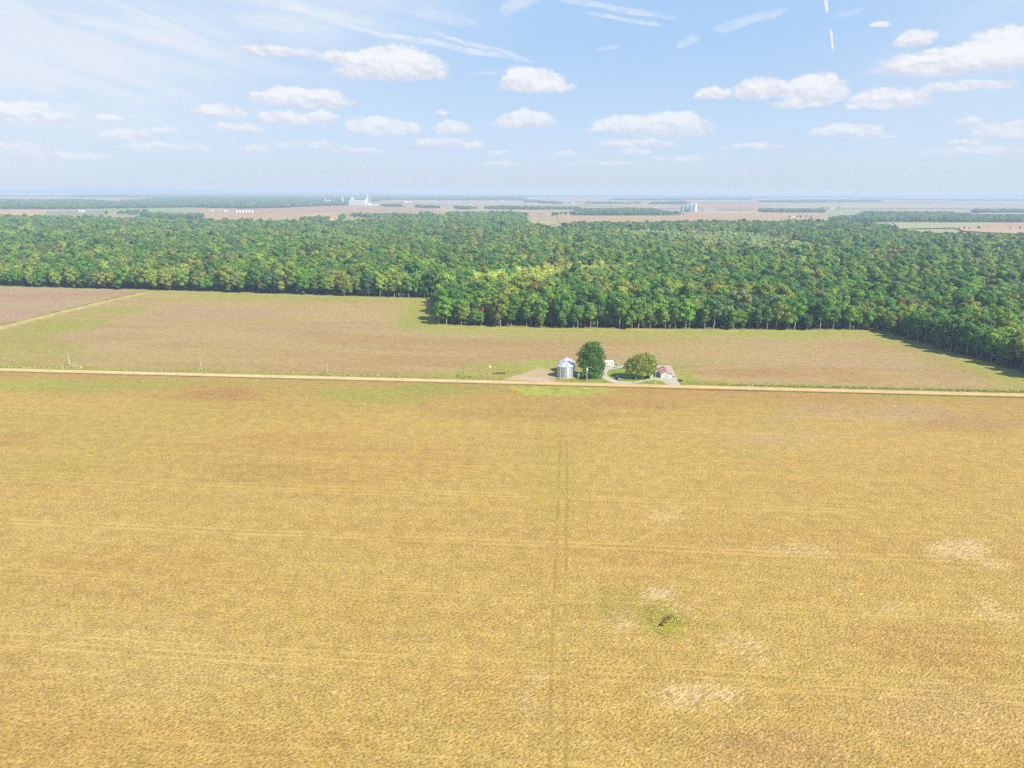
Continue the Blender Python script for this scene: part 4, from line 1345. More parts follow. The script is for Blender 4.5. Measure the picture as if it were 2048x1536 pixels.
def pole(px, py, hpx, label, transformer=False, lamp=False, cross=False, lean=0.0, material=None, r=.16):
    x, y = P(px, py)
    dpx = np.linalg.norm([x, y, H_CAM]) / F_PX * 1.0
    hgt = hpx * dpx / math.cos(math.radians(14)) * .98
    t = empty('utility_pole', (x, y, 0), math.atan2(ROAD_DIR[1], ROAD_DIR[0]), label=label, cat='utility pole', group='utility poles along the gravel road')
    top = Vector((lean * hgt, 0, hgt))
    MB().tube([(0, 0, -.3), top * .5, top], [r * 1.25, r * 1.05, r * .85], 10).build('pole', material or M_pole, t, True)
    if cross:
        ca_ = MB().box(top.x - .06, top.x + .06, -1.1, 1.1, hgt - .55, hgt - .42, .01).build('crossarm', material or M_pole, t)
        for e in (-1, 1):
            MB().lathe([(.05, hgt - .42), (.08, hgt - .36), (.05, hgt - .3), (.07, hgt - .24), (.02, hgt - .2)], 8, (top.x, e * .95)).build('insulator', mat('porcelain', (.5, .48, .45), .3), ca_, True)
    else:
        MB().lathe([(.05, hgt), (.08, hgt + .06), (.05, hgt + .12), (.07, hgt + .18), (.02, hgt + .22)], 8, (top.x, 0)).build('insulator', mat('porcelain', (.5, .48, .45), .3), t, True)
    if transformer:
        c = (top.x + .1, -.48); z = hgt * .74
        tf = MB().lathe([(.0, z), (.42, z), (.44, z + .1), (.44, z + 1.15), (.40, z + 1.25), (.0, z + 1.32)], 16, c).build('transformer', mat('pale grey paint', (.72, .74, .76), .45), t, True)
        MB().lathe([(.05, z + 1.3), (.09, z + 1.36), (.05, z + 1.42), (.08, z + 1.5), (.02, z + 1.55)], 8, c).build('bushing', mat('porcelain', (.5, .48, .45), .3), tf, True)
    if lamp:
        z = hgt - .7
        ar = MB().tube([(0, 0, z), (.9, -.2, z + .5), (2.0, -.3, z + .55)], .045, 6).build('lamp_arm', mat('pale grey paint', (.72, .74, .76), .45), t, True)
        MB().lathe([(.02, z + .62), (.2, z + .55), (.26, z + .4), (.18, z + .3)], 12, (2.1, -.3)).build('lamp_head', mat('pale grey paint', (.72, .74, .76), .45), ar, True)
    return t


pole(140.5, 732.6, 26, 'leaning pale utility pole standing in a tuft of bright grass by the road', lean=-.04, r=.2)
pole(402, 738.5, 18.5, 'short pale utility pole second along the empty stretch of road', r=.14)
pole(655.3, 748.6, 23, 'bare pale utility pole halfway along the empty stretch of road', r=.16)
pole(927.3, 752.3, 26, 'thin dark utility pole left of the transformer pole', material=M_poledk, r=.1)
pole(979.6, 755.2, 27.5, 'utility pole carrying a pale transformer beside the rusty implement', transformer=True)
pole(1120.6, 760.4, 28, 'pale utility pole standing in front of the grain bins', r=.18)
pole(1173.2, 762.2, 29, 'utility pole with transformer and lamp arm in front of the tall dark tree', transformer=True, lamp=True, r=.19)
pole(1310, 768.6, 27, 'pale utility pole on the grass in front of the garage yard', cross=True, r=.15)

# ------------------------------------------------------------------ rusty things
M_rust = mat('rust', (.20, .085, .05), .9, .1, .35, 2.0)
M_rustdk = mat('dark rust', (.10, .05, .035), .9, .1, .35, 2.0)


def implement():
    x, y = P(999, 748.2)
    t = empty('disc_harrow', (x, y, 0), -.04, label='rusty disc harrow left in the grass beside the transformer pole', cat='harrow')
    mb = MB()
    mb.box(-3.4, 3.4, -.12, .12, .62, .78).box(-3.4, 3.2, 1.3, 1.5, .62, .78)
    for e in (-3.2, -1, 1, 3): mb.box(e - .06, e + .06, .122, 1.298, .63, .77)
    mb.build('frame', M_rust, t)
    for yy in (-.1, 1.4):
        for i in range(17):
            xx = -3.2 + i * .4
            MB().tube([(xx - .03, yy, .32), (xx + .02, yy, .32)], [.32, .26], 12).build('disc', M_rustdk, t)
    MB().tube([(-3.1, .6, .7), (-3.15, .6, 2.1)], .09, 6).build('lever', M_rustdk, t)
    MB().tube([(-2.4, .6, .7), (-2.5, .6, 1.5)], .12, 6).build('jack', M_white, t)
    MB().tube([(3.4, .6, .68), (5.2, .5, .3)], .07, 6).build('tongue', M_rust, t)


implement()


def wellhead():
    x, y = P(1323, 1252.5)
    ang = math.atan2(P(1340, 1237)[1] - y, P(1340, 1237)[0] - x)
    t = empty('irrigation_pipe', (x, y, 0), ang, label='rusty irrigation well pipe lying in a ring of green weeds', cat='pipe')
    MB().tube([(-.3, 0, .5), (3.2, 0, .62)], [.21, .21], 14).build('pipe', M_rust, t, True)
    MB().tube([(3.19, 0, .62), (3.45, 0, .62), (3.46, 0, .62), (3.6, 0, .62)], [.36, .36, .26, .26], 14).build('flange', M_rustdk, t, True)
    MB().tube([(3.3, 0, -.2), (3.3, 0, .35), (3.3, 0, 1.0)], [.26, .26, .2], 12).build('well_casing', M_rustdk, t, True)
    MB().tube([(3.3, 0, 1.0), (3.3, 0, 1.25), (3.02, .3, 1.3)], [.12, .1, .06], 8).build('valve', M_rust, t, True)
    MB().tube([(3.2, .1, .9), (3.0, 1.0, .7), (2.7, 1.3, .4)], .06, 6).build('discharge_arm', M_rust, t, True)
    MB().box(.1, .5, -.35, .35, -.1, .32, .03).build('support', M_rustdk, t)
    MB().box(1.7, 2.0, -.3, .3, -.1, .36, .03).build('support', M_rustdk, t)


wellhead()
# weeds round the pipe
cx, cy_ = P(1330, 1246)
vs = []; fs = []
nW = 1500
aa = rng.uniform(0, 2 * PI, nW); rr = np.sqrt(rng.uniform(.02, 1, nW)) * 4.0
ring = np.clip(np.exp(-((rr - 2.6 - .5 * np.sin(aa * 3 + 1)) / 1.0) ** 2) * (.6 + .4 * np.sin(aa * 2 + .6)) + .08, 0, 1)
for i in range(nW):
    if rng.random() > ring[i]: continue
    wx, wy = cx + math.cos(aa[i]) * rr[i] * 1.05, cy_ + math.sin(aa[i]) * rr[i] * 1.5
    hgt = rng.uniform(.12, .42) * (.5 + .6 * ring[i])
    for k in range(3):
        a = rng.uniform(0, 2 * PI); lx, ly = math.cos(a), math.sin(a); b = len(vs); wd = rng.uniform(.04, .09)
        vs += [(wx - ly * wd, wy + lx * wd, 0), (wx + ly * wd, wy - lx * wd, 0), (wx + lx * hgt * .3 + ly * wd * .8, wy + ly * hgt * .3 - lx * wd * .8, hgt * .7), (wx + lx * hgt * .6, wy + ly * hgt * .6, hgt)]
        fs += [(b, b + 1, b + 2), (b, b + 2, b + 3)]
M_weed, nt, bs = new_mat('weeds')
g = nt.new('ShaderNodeNewGeometry').outputs['Random Per Island']
nt.put(bs.inputs['Base Color'], nt.mix(g, (.34, .34, .07, 1), (.50, .43, .12, 1))); bs.inputs['Roughness'].default_value = .8
tag(mesh_obj('weeds', vs, fs, M_weed), 'ring of green weeds growing round the rusty pipe', 'weeds', kind='stuff')

# grass tufts along the verges and round the poles
def tufts(name, pts, label, c0, c1, hmax=.7):
    vs = []; fs = []
    for wx, wy, hh in pts:
        for k in range(3):
            a = rng.uniform(0, 2 * PI); lx, ly = math.cos(a), math.sin(a); b = len(vs); wd = rng.uniform(.12, .3); hgt = hh * rng.uniform(.5, 1.1)
            vs += [(wx - ly * wd, wy + lx * wd, -.02), (wx + ly * wd, wy - lx * wd, -.02), (wx + lx * hgt * .4 + ly * wd, wy + ly * hgt * .4 - lx * wd, hgt * .8), (wx + lx * hgt * .5 - ly * wd, wy + ly * hgt * .5 + lx * wd, hgt)]
            fs += [(b, b + 1, b + 2, b + 3)]
    mt, nt, bs = new_mat(name)
    g = nt.new('ShaderNodeNewGeometry').outputs['Random Per Island']
    nt.put(bs.inputs['Base Color'], nt.mix(g, (*c0, 1), (*c1, 1))); bs.inputs['Roughness'].default_value = .85
    tag(mesh_obj(name, vs, fs, mt), label, 'grass', kind='stuff')


pts = []
for i in range(15000):
    al = rng.uniform(-430, 430); dens = .35 + .65 * (al > xr)
    if rng.random() > dens: continue
    if -75 < al - row_along(1080, 765) < 95 and rng.random() < .9: continue
    p = on_road(al, rng.normal(6.3, 1.0)); pts.append((p[0], p[1], rng.uniform(.12, .5)))
for px, py, rx_ in [(150, 734, 40), (402, 739.5, 26), (655, 749.5, 24), (930, 753, 20)]:
    c = P(px, py)
    for i in range(160): pts.append((c[0] + rng.normal(0, rx_ * .1), c[1] + rng.normal(0, 1.0), rng.uniform(.3, .8)))
tufts('verge_grass', pts, 'rough green grass along the far verge of the road', (.22, .25, .05), (.42, .40, .12))

# ------------------------------------------------------------------ far away
M_conc = mat('pale concrete', (.66, .63, .57), .85, var=.08, scale=.1)
M_concg = mat('greenish sheeting', (.50, .54, .50), .8, var=.08, scale=.1)
M_steel = mat('blue grey steel', (.30, .36, .42), .55, .3, .1, .1)
M_whitef = mat('far white', (.62, .62, .62), .6, var=.05, scale=.1)


def at_far(px, py):
    x, y = P(px, py)
    z = zearth(x, y)
    s = math.sqrt(x * x + y * y + H_CAM ** 2) / F_PX     # metres to a pixel there
    return x, y, z, s, -math.atan2(x, y)


def silo(mb, cx, cyy, r, h, roof=.25, n=20):
    mb.lathe([(r, 0), (r, h), (r * .15, h + r * roof * 2), (r * .15, h + r * roof * 2 + .6)], n, (cx, cyy))
    return mb


def shed(mb, x0, x1, y0, y1, h, rise):
    mb.prism([(x0, 0), (x1, 0), (x1, h), ((x0 + x1) / 2, h + rise), (x0, h)], y0, y1)
    return mb


# grain elevator with blue grey bins
x, y, z, s, a = at_far(1377, 424.5)
t = empty('grain_elevator', (x, y, z), a, label='grain elevator with blue grey bins, white silos and tall leg tower on the far plain', cat='grain elevator')
for i, (px_, w_, h_) in enumerate([(-11.5, 3.6, 10.5), (-4.6, 3.4, 10.5), (3.6, 3.4, 10), (9, 3.0, 9.5)]):
    o = silo(MB(), px_ * s, 6 * s * (i % 2), w_ * s, h_ * s).build('steel_bin', M_steel, t, True)
for i, px_ in enumerate((-2.5, 1.2, 4.8, 8.4, 12, 13.6)):
    silo(MB(), px_ * s, (11 + (i % 2) * 3) * s, 1.7 * s, 14.8 * s, .1).build('concrete_silo', M_whitef, t, True)
MB().box(-3.2 * s, -.6 * s, 8 * s, 11 * s, 0, 18.5 * s).build('headhouse', M_conc, t)
MB().box(-2.6 * s, -1.6 * s, 9 * s, 10 * s, 18.55 * s, 22.6 * s).build('leg_tower', M_conc, t)
mb = MB().box(-.5 * s, 14 * s, 12 * s, 12.8 * s, 15.6 * s, 16.6 * s); mb.build('gallery', M_conc, t)
mb = MB(); mb.tube([(-2 * s, 9 * s, 20 * s), (-8 * s, 5 * s, 12.4 * s)], .25 * s, 6).tube([(-2 * s, 9 * s, 20 * s), (4 * s, 5 * s, 12.4 * s)], .25 * s, 6); mb.build('spout', M_steel, t, True)
for k_, (px_, w_, h_, lab) in enumerate([(1398, 9, 2.0, 'long low white shed next to the grain elevator with blue grey bins'), (1411, 7, 2.6, 'middle white warehouse in the row right of the grain elevator'), (1427, 9, 2.6, 'white warehouse at the end of the row right of the grain elevator')]):
    x, y, z, s, a = at_far(px_, 423.8)
    t = empty('warehouse', (x, y, z), a, label=lab, cat='warehouse', group='white warehouses by the grain elevator')
    MB().box(-w_ * s * .6, w_ * s * .6, 0, 5 * s, 0, h_ * s).build('wall', M_whitef, t)
    mb = MB().prism([(-w_ * s * .63, h_ * s + .02), (w_ * s * .63, h_ * s + .02), (w_ * s * .5, (h_ + 1.0) * s), (-w_ * s * .5, (h_ + 1.0) * s)], -.3 * s, 5.3 * s); mb.build('roof', mat('far roof', (.7, .69, .68), .6, var=.05), t)
x, y, z, s, a = at_far(1417.5, 423.4)
t = empty('white_tower', (x, y, z), a, label='slim white tower rising between the warehouses by the elevator', cat='tower')
MB().box(-1.2 * s, 1.2 * s, 0, 2.4 * s, 0, 7 * s).build('base', M_whitef, t)
MB().box(-.6 * s, .6 * s, .6 * s, 1.8 * s, 7.02 * s, 10.5 * s).build('shaft', M_whitef, t)
MB().lathe([(.7 * s, 10.52 * s), (.05 * s, 12 * s)], 8, (0, 1.2 * s)).build('cap', M_whitef, t)

# mill on the left of the middle
x, y, z, s, a = at_far(719, 410.8)
t = empty('mill', (x, y, z), a, label='big pale mill with long greenish storage block and tall white tower near the skyline', cat='mill')
MB().box(-20 * s, 11 * s, 0, 16 * s, 0, 9.5 * s).build('storage_block', M_concg, t)
mb = MB()
for i in range(10): silo(mb, (-18.5 + i * 3.1) * s, -.6 * s, 1.5 * s, 9.2 * s, .05, 14)
mb.build('silo_front', M_concg, t, True)
MB().box(14.6 * s, 17.6 * s, 3 * s, 6 * s, 0, 18.5 * s).build('tower', M_whitef, t)
MB().box(10.8 * s, 14.4 * s, 3 * s, 7 * s, 0, 12.5 * s).build('headhouse', M_conc, t)
MB().box(21.2 * s, 22.4 * s, 5 * s, 6.4 * s, 0, 12 * s).build('chimney', M_conc, t)
MB().lathe([(4.2 * s, 0), (4.1 * s, 1.2 * s), (3.2 * s, 3.2 * s), (1.6 * s, 4.6 * s), (.1 * s, 5.1 * s)], 20, (18.6 * s, -3 * s)).build('dome', M_whitef, t, True)
MB().box(22.6 * s, 44 * s, 0, 4 * s, 0, 2.0 * s).build('low_shed', M_whitef, t)
mb = MB()
for px_ in (-16, -13.5, -11): mb.box(px_ * s, (px_ + 1.6) * s, 4 * s, 7 * s, 9.52 * s, 15.5 * s)
mb.build('roof_house', M_conc, t)
x, y, z, s, a = at_far(658, 406.5)
t = empty('old_elevator', (x, y, z), a, label='hazy group of stepped concrete elevators left of the pale mill', cat='grain elevator')
for px_, w_, h_ in ((-6, 2.2, 8.5), (-3.6, 1.8, 6.0), (1.2, 3.4, 6.5), (8, 3.5, 3.4)):
    MB().box((px_ - w_ / 2) * s, (px_ + w_ / 2) * s, 0, 3 * s, 0, h_ * s).build('block', M_conc, t)
x, y, z, s, a = at_far(685.6, 406.2)
t = empty('concrete_tower', (x, y, z), a, label='single square white tower standing alone left of the pale mill', cat='tower')
MB().box(-1.3 * s, 1.3 * s, 0, 2.6 * s, 0, 11 * s).build('shaft', M_whitef, t)
MB().box(-.8 * s, .8 * s, .6 * s, 2 * s, 11.02 * s, 12 * s).build('cap', M_conc, t)
# mast
x, y, z, s, a = at_far(709, 434.5)
t = empty('lattice_mast', (x, y, z), a, label='tall thin lattice mast rising from the copse behind the wood', cat='mast')
mb = MB(); hh = 23.5 * s; w0, w1 = 3.4 * s, 1.5 * s
for e in (-1, 1):
    for f_ in (-1, 1):
        mb.tube([(e * w0 / 2, f_ * w0 / 2, 0), (e * w1 / 2, f_ * w1 / 2, hh)], .28, 5)
for i in range(9):
    q0, q1 = i / 9, (i + 1) / 9
    a0 = w0 + (w1 - w0) * q0; a1 = w0 + (w1 - w0) * q1
    for f_ in (-1, 1):
        mb.tube([(-a0 / 2, f_ * a0 / 2, hh * q0), (a1 / 2, f_ * a1 / 2, hh * q1)], .16, 4).tube([(a0 / 2, f_ * a0 / 2, hh * q0), (-a1 / 2, f_ * a1 / 2, hh * q1)], .16, 4)
mb.build('lattice', M_whitef, t)
MB().box(-2.6 * s, 2.6 * s, -1 * s, 1 * s, 0, 2.2 * s).build('base', M_whitef, t)

# rows of white bins
for i in range(3):
    x, y, z, s, a = at_far(159.5 + i * 4.2, 424.2)
    o = empty('far_bin', (x, y, z), a, label='white grain bin in the trio standing on the golden far field', cat='grain bin', group='trio of white grain bins')
    MB().lathe([(1.6 * s, 0), (1.6 * s, 3.0 * s)], 18, cap_top=False).build('wall', M_whitef, o, True)
    MB().lathe([(1.75 * s, 3.0 * s - .1), (.2 * s, 4.1 * s), (.2 * s, 4.3 * s)], 18).build('roof', M_whitef, o, True)
for i in range(6):
    x, y, z, s, a = at_far(473.5 + i * 6.2, 425.4)
    o = empty('far_bin', (x, y, z), a, label='white grain bin in the row of six on the tan far field', cat='grain bin', group='row of six white grain bins')
    MB().lathe([(2.2 * s, 0), (2.2 * s, 3.2 * s)], 18, cap_top=False).build('wall', M_whitef, o, True)
    MB().lathe([(2.35 * s, 3.2 * s - .1), (.25 * s, 4.6 * s), (.25 * s, 4.9 * s)], 18).build('roof', M_whitef, o, True)
FAR_SHEDS = [(425, 421.8, 5, 1.7, 'white farm shed farthest from the row of six bins'), (440, 421.2, 4, 1.2, 'smaller white farm shed between two longer ones near the six bins'), (452, 422.8, 7, 1.8, 'long white farm shed beside the row of six bins'),
             (660, 440.6, 12, 2.2, 'tan roofed shed at the back edge of the wood'), (812, 405.4, 7, 2.6, 'hazy white works building on the plain beyond the mill'), (822, 405.4, 4, 1.8, 'smaller hazy white works building beyond the mill'),
             (940, 410.6, 3.2, 1.6, 'tiny white shed alone on the pale middle plain'), (985, 403.6, 4, 1.6, 'hazy shed on the far middle plain near the tree line'), (1005, 402.8, 3, 2.6, 'hazy upright building on the far middle plain'),
             (1310, 416.6, 7, 1.5, 'white shed behind the block of woodland by the elevator'), (1333, 466.5, 4, 2.2, 'pale cabin roof among the light green young trees'), (1400, 465.5, 6, 1.6, 'pale low roof showing at the back of the wood'),
             (1586, 436.6, 5.0, 3.0, 'white farmhouse under trees on the pinkish far field'), (1665, 418.4, 5, 2.0, 'white farm building among trees on the far right plain'), (1690, 420, 3, 1.2, 'low white shed right of the far farm trees'),
             (112, 386.5, 4, 1.2, 'tiny hazy white shed on the far left fields'), (545, 397.0, 5, 1.6, 'tiny hazy works shed near the smoke of the skyline'), (1450, 425.0, 6, 1.0, 'low white shed strung out right of the elevator'), (1090, 446.6, 9, 1.6, 'pale barn roof beside the notch field in the wood')]
for px_, py_, w_, h_, lab in FAR_SHEDS:
    x, y, z, s, a = at_far(px_, py_)
    t = empty('far_shed', (x, y, z), a + random.uniform(-.15, .15), label=lab, cat='shed')
    MB().box(-w_ * s / 2, w_ * s / 2, 0, 3.4 * s, 0, h_ * s * .62).build('wall', M_whitef, t)
    mb = MB(); W_ = w_ * s / 2 + .5; h0 = h_ * s * .62 + .02; h1 = h_ * s
    mb.add([(-W_, -.5, h0), (W_, -.5, h0), (W_, 3.4 * s + .5, h0), (-W_, 3.4 * s + .5, h0), (-W_, 1.7 * s, h1), (W_, 1.7 * s, h1)], [(0, 1, 5, 4), (2, 3, 4, 5), (0, 4, 3), (1, 2, 5), (0, 3, 2, 1)])
    mb.build('roof', mat('far roof', (.7, .69, .68), .6, var=.05), t)
# single trees on the far plain
FT = [(1579, 436, 5, 'round tree left of the white far farmhouse'), (1594, 435.6, 5, 'tree rising behind the white far farmhouse'), (1601, 436, 5.4, 'tree right of the white far farmhouse'), (1612, 436, 5.4, 'bushy tree second from the end of the farmhouse row'), (1622, 436.2, 5, 'last tree of the farmhouse row'),
      (1644, 420, 5.5, 'first tree left of the far farm buildings'), (1653, 419, 5, 'tree against the far farm buildings'), (1678, 418.5, 5, 'tree at the end of the far farm buildings'),
      (1888, 459, 4, 'first small tree of the field hedge row'), (1898, 459.2, 4.2, 'second small tree of the field hedge row'), (1906, 459.2, 3, 'bushy low tree of the field hedge row'), (1918, 459.3, 4.2, 'fourth tree of the field hedge row'), (1928, 459, 5, 'tallest tree of the field hedge row'), (1938, 459.2, 4.4, 'tree near the end of the field hedge row'), (1957, 459, 6.5, 'broad tree standing apart at the hedge row end'),
      (2020, 458.6, 4, 'small tree alone on the tan right field'), (2039, 459, 5.5, 'bigger tree alone at the edge of the tan right field'), (1078, 431.5, 4, 'lone tree on the tan strip behind the notch field'), (676, 430, 4, 'lone dark tree on the golden strip near the mast'), (708, 443.5, 3.4, 'small tree on the grassy clearing below the mast'), (682, 443.5, 3, 'bush like tree beside the tan shed'), (98, 437, 4, 'tree poking above the back edge of the wood'), (243, 402, 5, 'lone tree on the pinkish left far field')]
for i, (px_, py_, h_, lab) in enumerate(FT):
    x, y, z, s, a = at_far(px_, py_)
    cm, tm, H, R = VARS[i % len(VARS)]
    t = empty('far_tree', (x, y, z), i * 1.3, label=lab, cat='tree', group='single trees on the far plain')
    k_ = h_ * s / H; t.scale = (k_ * 1.25, k_ * 1.25, k_)
    c = bpy.data.objects.new('crown', cm); COL.objects.link(c); c.parent = t
    c['tint'] = [float(q) for q in TINTS[[0, 7, 1, 6][i % 4]]]
    c = bpy.data.objects.new('trunk', tm); COL.objects.link(c); c.parent = t

# ------------------------------------------------------------------ haze
HB = 58000.0
hz = MB().box(-HB, HB, -HB, HB, -700.0, 108.0).build('haze', None)
mt = bpy.data.materials.new('haze'); mt.use_nodes = True
n_ = mt.node_tree.nodes; n_.clear()
out = n_.new('ShaderNodeOutputMaterial'); pv = n_.new('ShaderNodeVolumePrincipled')
pv.inputs['Color'].default_value = (.445, .60, .785, 1)
pv.inputs['Absorption Color'].default_value = (.36, .36, .36, 1)
pv.inputs['Density'].default_value = 0.00018
pv.inputs['Anisotropy'].default_value = 0.0
mt.node_tree.links.new(pv.outputs[0], out.inputs['Volume'])
hz.data.materials.append(mt)
tag(hz, 'pale blue haze lying over the plain', 'haze', kind='stuff')

# ------------------------------------------------------------------ sky
wd = bpy.data.worlds.new('World'); SC.world = wd; wd.use_nodes = True
wd.node_tree.nodes.clear()
nt = NT(wd.node_tree)
wo = nt.new('ShaderNodeOutputWorld'); bg = nt.new('ShaderNodeBackground')
SKY_K = 0.15
bg.inputs['Strength'].default_value = SKY_K
bg2 = nt.new('ShaderNodeBackground'); bg2.inputs['Strength'].default_value = SKY_K
wd.cycles.sampling_method = 'MANUAL'
wd.cycles.sample_map_resolution = 256
dirn = nt.new('ShaderNodeTexCoord').outputs['Generated']
sky = nt.new('ShaderNodeTexSky'); sky.sky_type = 'NISHITA'; sky.sun_disc = False
sky.sun_elevation = SUN_EL
sky.sun_rotation = math.atan2(SUN_H[0], SUN_H[1])
sky.altitude = 100; sky.air_density = 1.0; sky.dust_density = 0.6; sky.ozone_density = 2.0
s3 = nt.new('ShaderNodeSeparateXYZ'); nt.put(s3.inputs[0], dirn)
az = nt.math('MULTIPLY', nt.math('ARCTAN2', s3.outputs[0], s3.outputs[1]), 180 / PI)
el = nt.math('MULTIPLY', nt.math('ARCSINE', s3.outputs[2]), 180 / PI)
# the clear part is read a little higher up, where the air is bluer
lift = nt.new('ShaderNodeCombineXYZ')
nt.put(lift.inputs[0], s3.outputs[0]); nt.put(lift.inputs[1], s3.outputs[1]); nt.put(lift.inputs[2], nt.math('MULTIPLY_ADD', nt.math('MAXIMUM', s3.outputs[2], 0.0), 2.2, 0.10))
nt.put(sky.inputs[0] if len(sky.inputs) else None, nt.vmath('NORMALIZE', lift.outputs[0])) if len(sky.inputs) else None
skyc = nt.vmath('MULTIPLY', sky.outputs[0], (1.0, 1.0, 1.0))
EXP = 2 ** SC.view_settings.exposure


def W(r, g, b):
    return tuple(lin(r, g, b) / EXP / SKY_K) + (1.0,)


CLEAR_TOP, CLEAR_LOW = W(158, 199, 246), W(203, 217, 233)
grad = nt.mix(nt.ramp(el, 1.0, 13.0, 0, 1), W(205, 225, 243), W(174, 210, 248))
skyc = nt.mix(nt.ramp(el, 18.0, 45.0, .92, 0.0), skyc, grad)
haze_f = nt.ramp(el, -1.0, 5.0, .92, 0.0)
skyc = nt.mix(haze_f, skyc, W(206, 218, 233))
# the upper dome is clear: the clouds stand in the low sky in front
nt.put(bg2.inputs['Color'], skyc)
low = nt.math('MULTIPLY', nt.math('MULTIPLY', nt.math('LESS_THAN', el, 24.0), nt.math('GREATER_THAN', el, -0.6)), nt.math('LESS_THAN', nt.math('ABSOLUTE', az), 62.0))
mxs = nt.new('ShaderNodeMixShader'); nt.put(mxs.inputs[0], low)
nt.l.new(bg2.outputs[0], mxs.inputs[1]); nt.l.new(bg.outputs[0], mxs.inputs[2]); nt.l.new(mxs.outputs[0], wo.inputs[0])
pv3 = nt.new('ShaderNodeCombineXYZ'); nt.put(pv3.inputs[0], az); nt.put(pv3.inputs[1], el); pv3.inputs[2].default_value = 1.0
p = pv3.outputs[0]
# large cirrus veil, streaks running gently down to the right
cs = nt.new('ShaderNodeVectorRotate', rotation_type='Z_AXIS'); nt.put(cs.inputs['Vector'], p); cs.inputs['Angle'].default_value = math.radians(11)
csv = nt.vmath('MULTIPLY', cs.outputs[0], (.10, .55, 1.0))
cn = nt.noise(csv, 1.0, 7, .62, .6)


def gaussmask(px, py, rx, ry):
    a0, e0 = azel(px, py); sc = 57.3 / F_PX * .93
    u = nt.dot(p, (1 / (rx * sc), 0, -a0 / (rx * sc))); v = nt.dot(p, (0, 1 / (ry * sc), -e0 / (ry * sc)))
    return nt.math('POWER', 2.718, nt.math('MULTIPLY', nt.math('ADD', nt.math('MULTIPLY', u, u), nt.math('MULTIPLY', v, v)), -1.0))


veil = nt.math('ADD', nt.math('MULTIPLY', gaussmask(120, 70, 430, 150), 1.25), nt.math('MULTIPLY', gaussmask(620, 20, 300, 60), .7))
veil = nt.math('ADD', veil, nt.math('MULTIPLY', gaussmask(1990, 60, 200, 200), .45))
veil = nt.math('ADD', veil, nt.math('MULTIPLY', gaussmask(-40, 230, 200, 120), .45))
veilf = nt.math('MULTIPLY', veil, nt.ramp(cn, .25, .75, .38, 1.05), clamp=True)
skyc = nt.mix(nt.math('MULTIPLY', veilf, .85), skyc, W(232, 239, 248))
# single streaks and the two vapour trails
STREAKS = [(640, 40, 1075, 124, 9, .75), (860, 64, 1060, 118, 7, .7), (1090, -10, 1360, 38, 9, .65), (1170, 25, 1330, 52, 7, .6), (1352, 96, 1400, 70, 12, .55), (1420, 62, 1575, 18, 14, .5), (330, 112, 525, 168, 3, .35), (1000, 25, 1090, -20, 22, .55),
           (1650, -12, 1655, 27, 4.5, 1.0), (1661.5, 56, 1666, 102, 3.2, 1.0), (1190, 98, 1240, 92, 5, .4), (930, 150, 1010, 143, 6, .4), (560, 8, 760, 45, 16, .5), (820, 20, 960, 50, 18, .35), (240, 60, 460, 110, 14, .3), (1660, 40, 1740, 15, 8, .25)]
sn = nt.noise(nt.vmath('MULTIPLY', cs.outputs[0], (.7, 2.2, 1)), 1.0, 5, .65)
acc = None; trail = None
wv = nt.new('ShaderNodeTexNoise'); wv.inputs['Scale'].default_value = .5; wv.inputs['Detail'].default_value = 4; nt.put(wv.inputs['Vector'], p)
pw = nt.vmath('ADD', p, nt.vmath('MULTIPLY', nt.vmath('SUBTRACT', wv.outputs['Color'], (.5, .5, .5)), (.5, .5, 0)))
for x1, y1, x2, y2, wpx, k_ in STREAKS:
    a1, e1 = azel(x1, y1); a2, e2 = azel(x2, y2)
    L = math.hypot(a2 - a1, e2 - e1) / 2; ux, uy = (a2 - a1) / 2 / L, (e2 - e1) / 2 / L
    am, em = (a1 + a2) / 2, (e1 + e2) / 2; wd_ = wpx * 57.3 / F_PX * .93 / 2
    src = p if k_ == 1.0 else pw
    u = nt.dot(src, (ux / L, uy / L, -(ux * am + uy * em) / L)); v = nt.dot(src, (-uy / wd_, ux / wd_, (uy * am - ux * em) / wd_))
    u2 = nt.math('MULTIPLY', u, u)
    r2 = nt.math('MULTIPLY_ADD', v, nt.math('MULTIPLY', v, .55), nt.math('MULTIPLY', u2, u2))
    d = nt.math('MULTIPLY', nt.ramp(r2, 1.25, .1), k_)
    if k_ == 1.0: trail = d if trail is None else nt.math('MAXIMUM', trail, d)
    else: acc = d if acc is None else nt.math('MAXIMUM', acc, d)
skyc = nt.mix(nt.math('MULTIPLY', acc, nt.ramp(sn, .3, .65, .25, 1.0)), skyc, W(236, 242, 250))
skyc = nt.mix(nt.math('MULTIPLY', trail, nt.ramp(sn, .3, .65, .6, 1.0)), skyc, W(248, 250, 253))
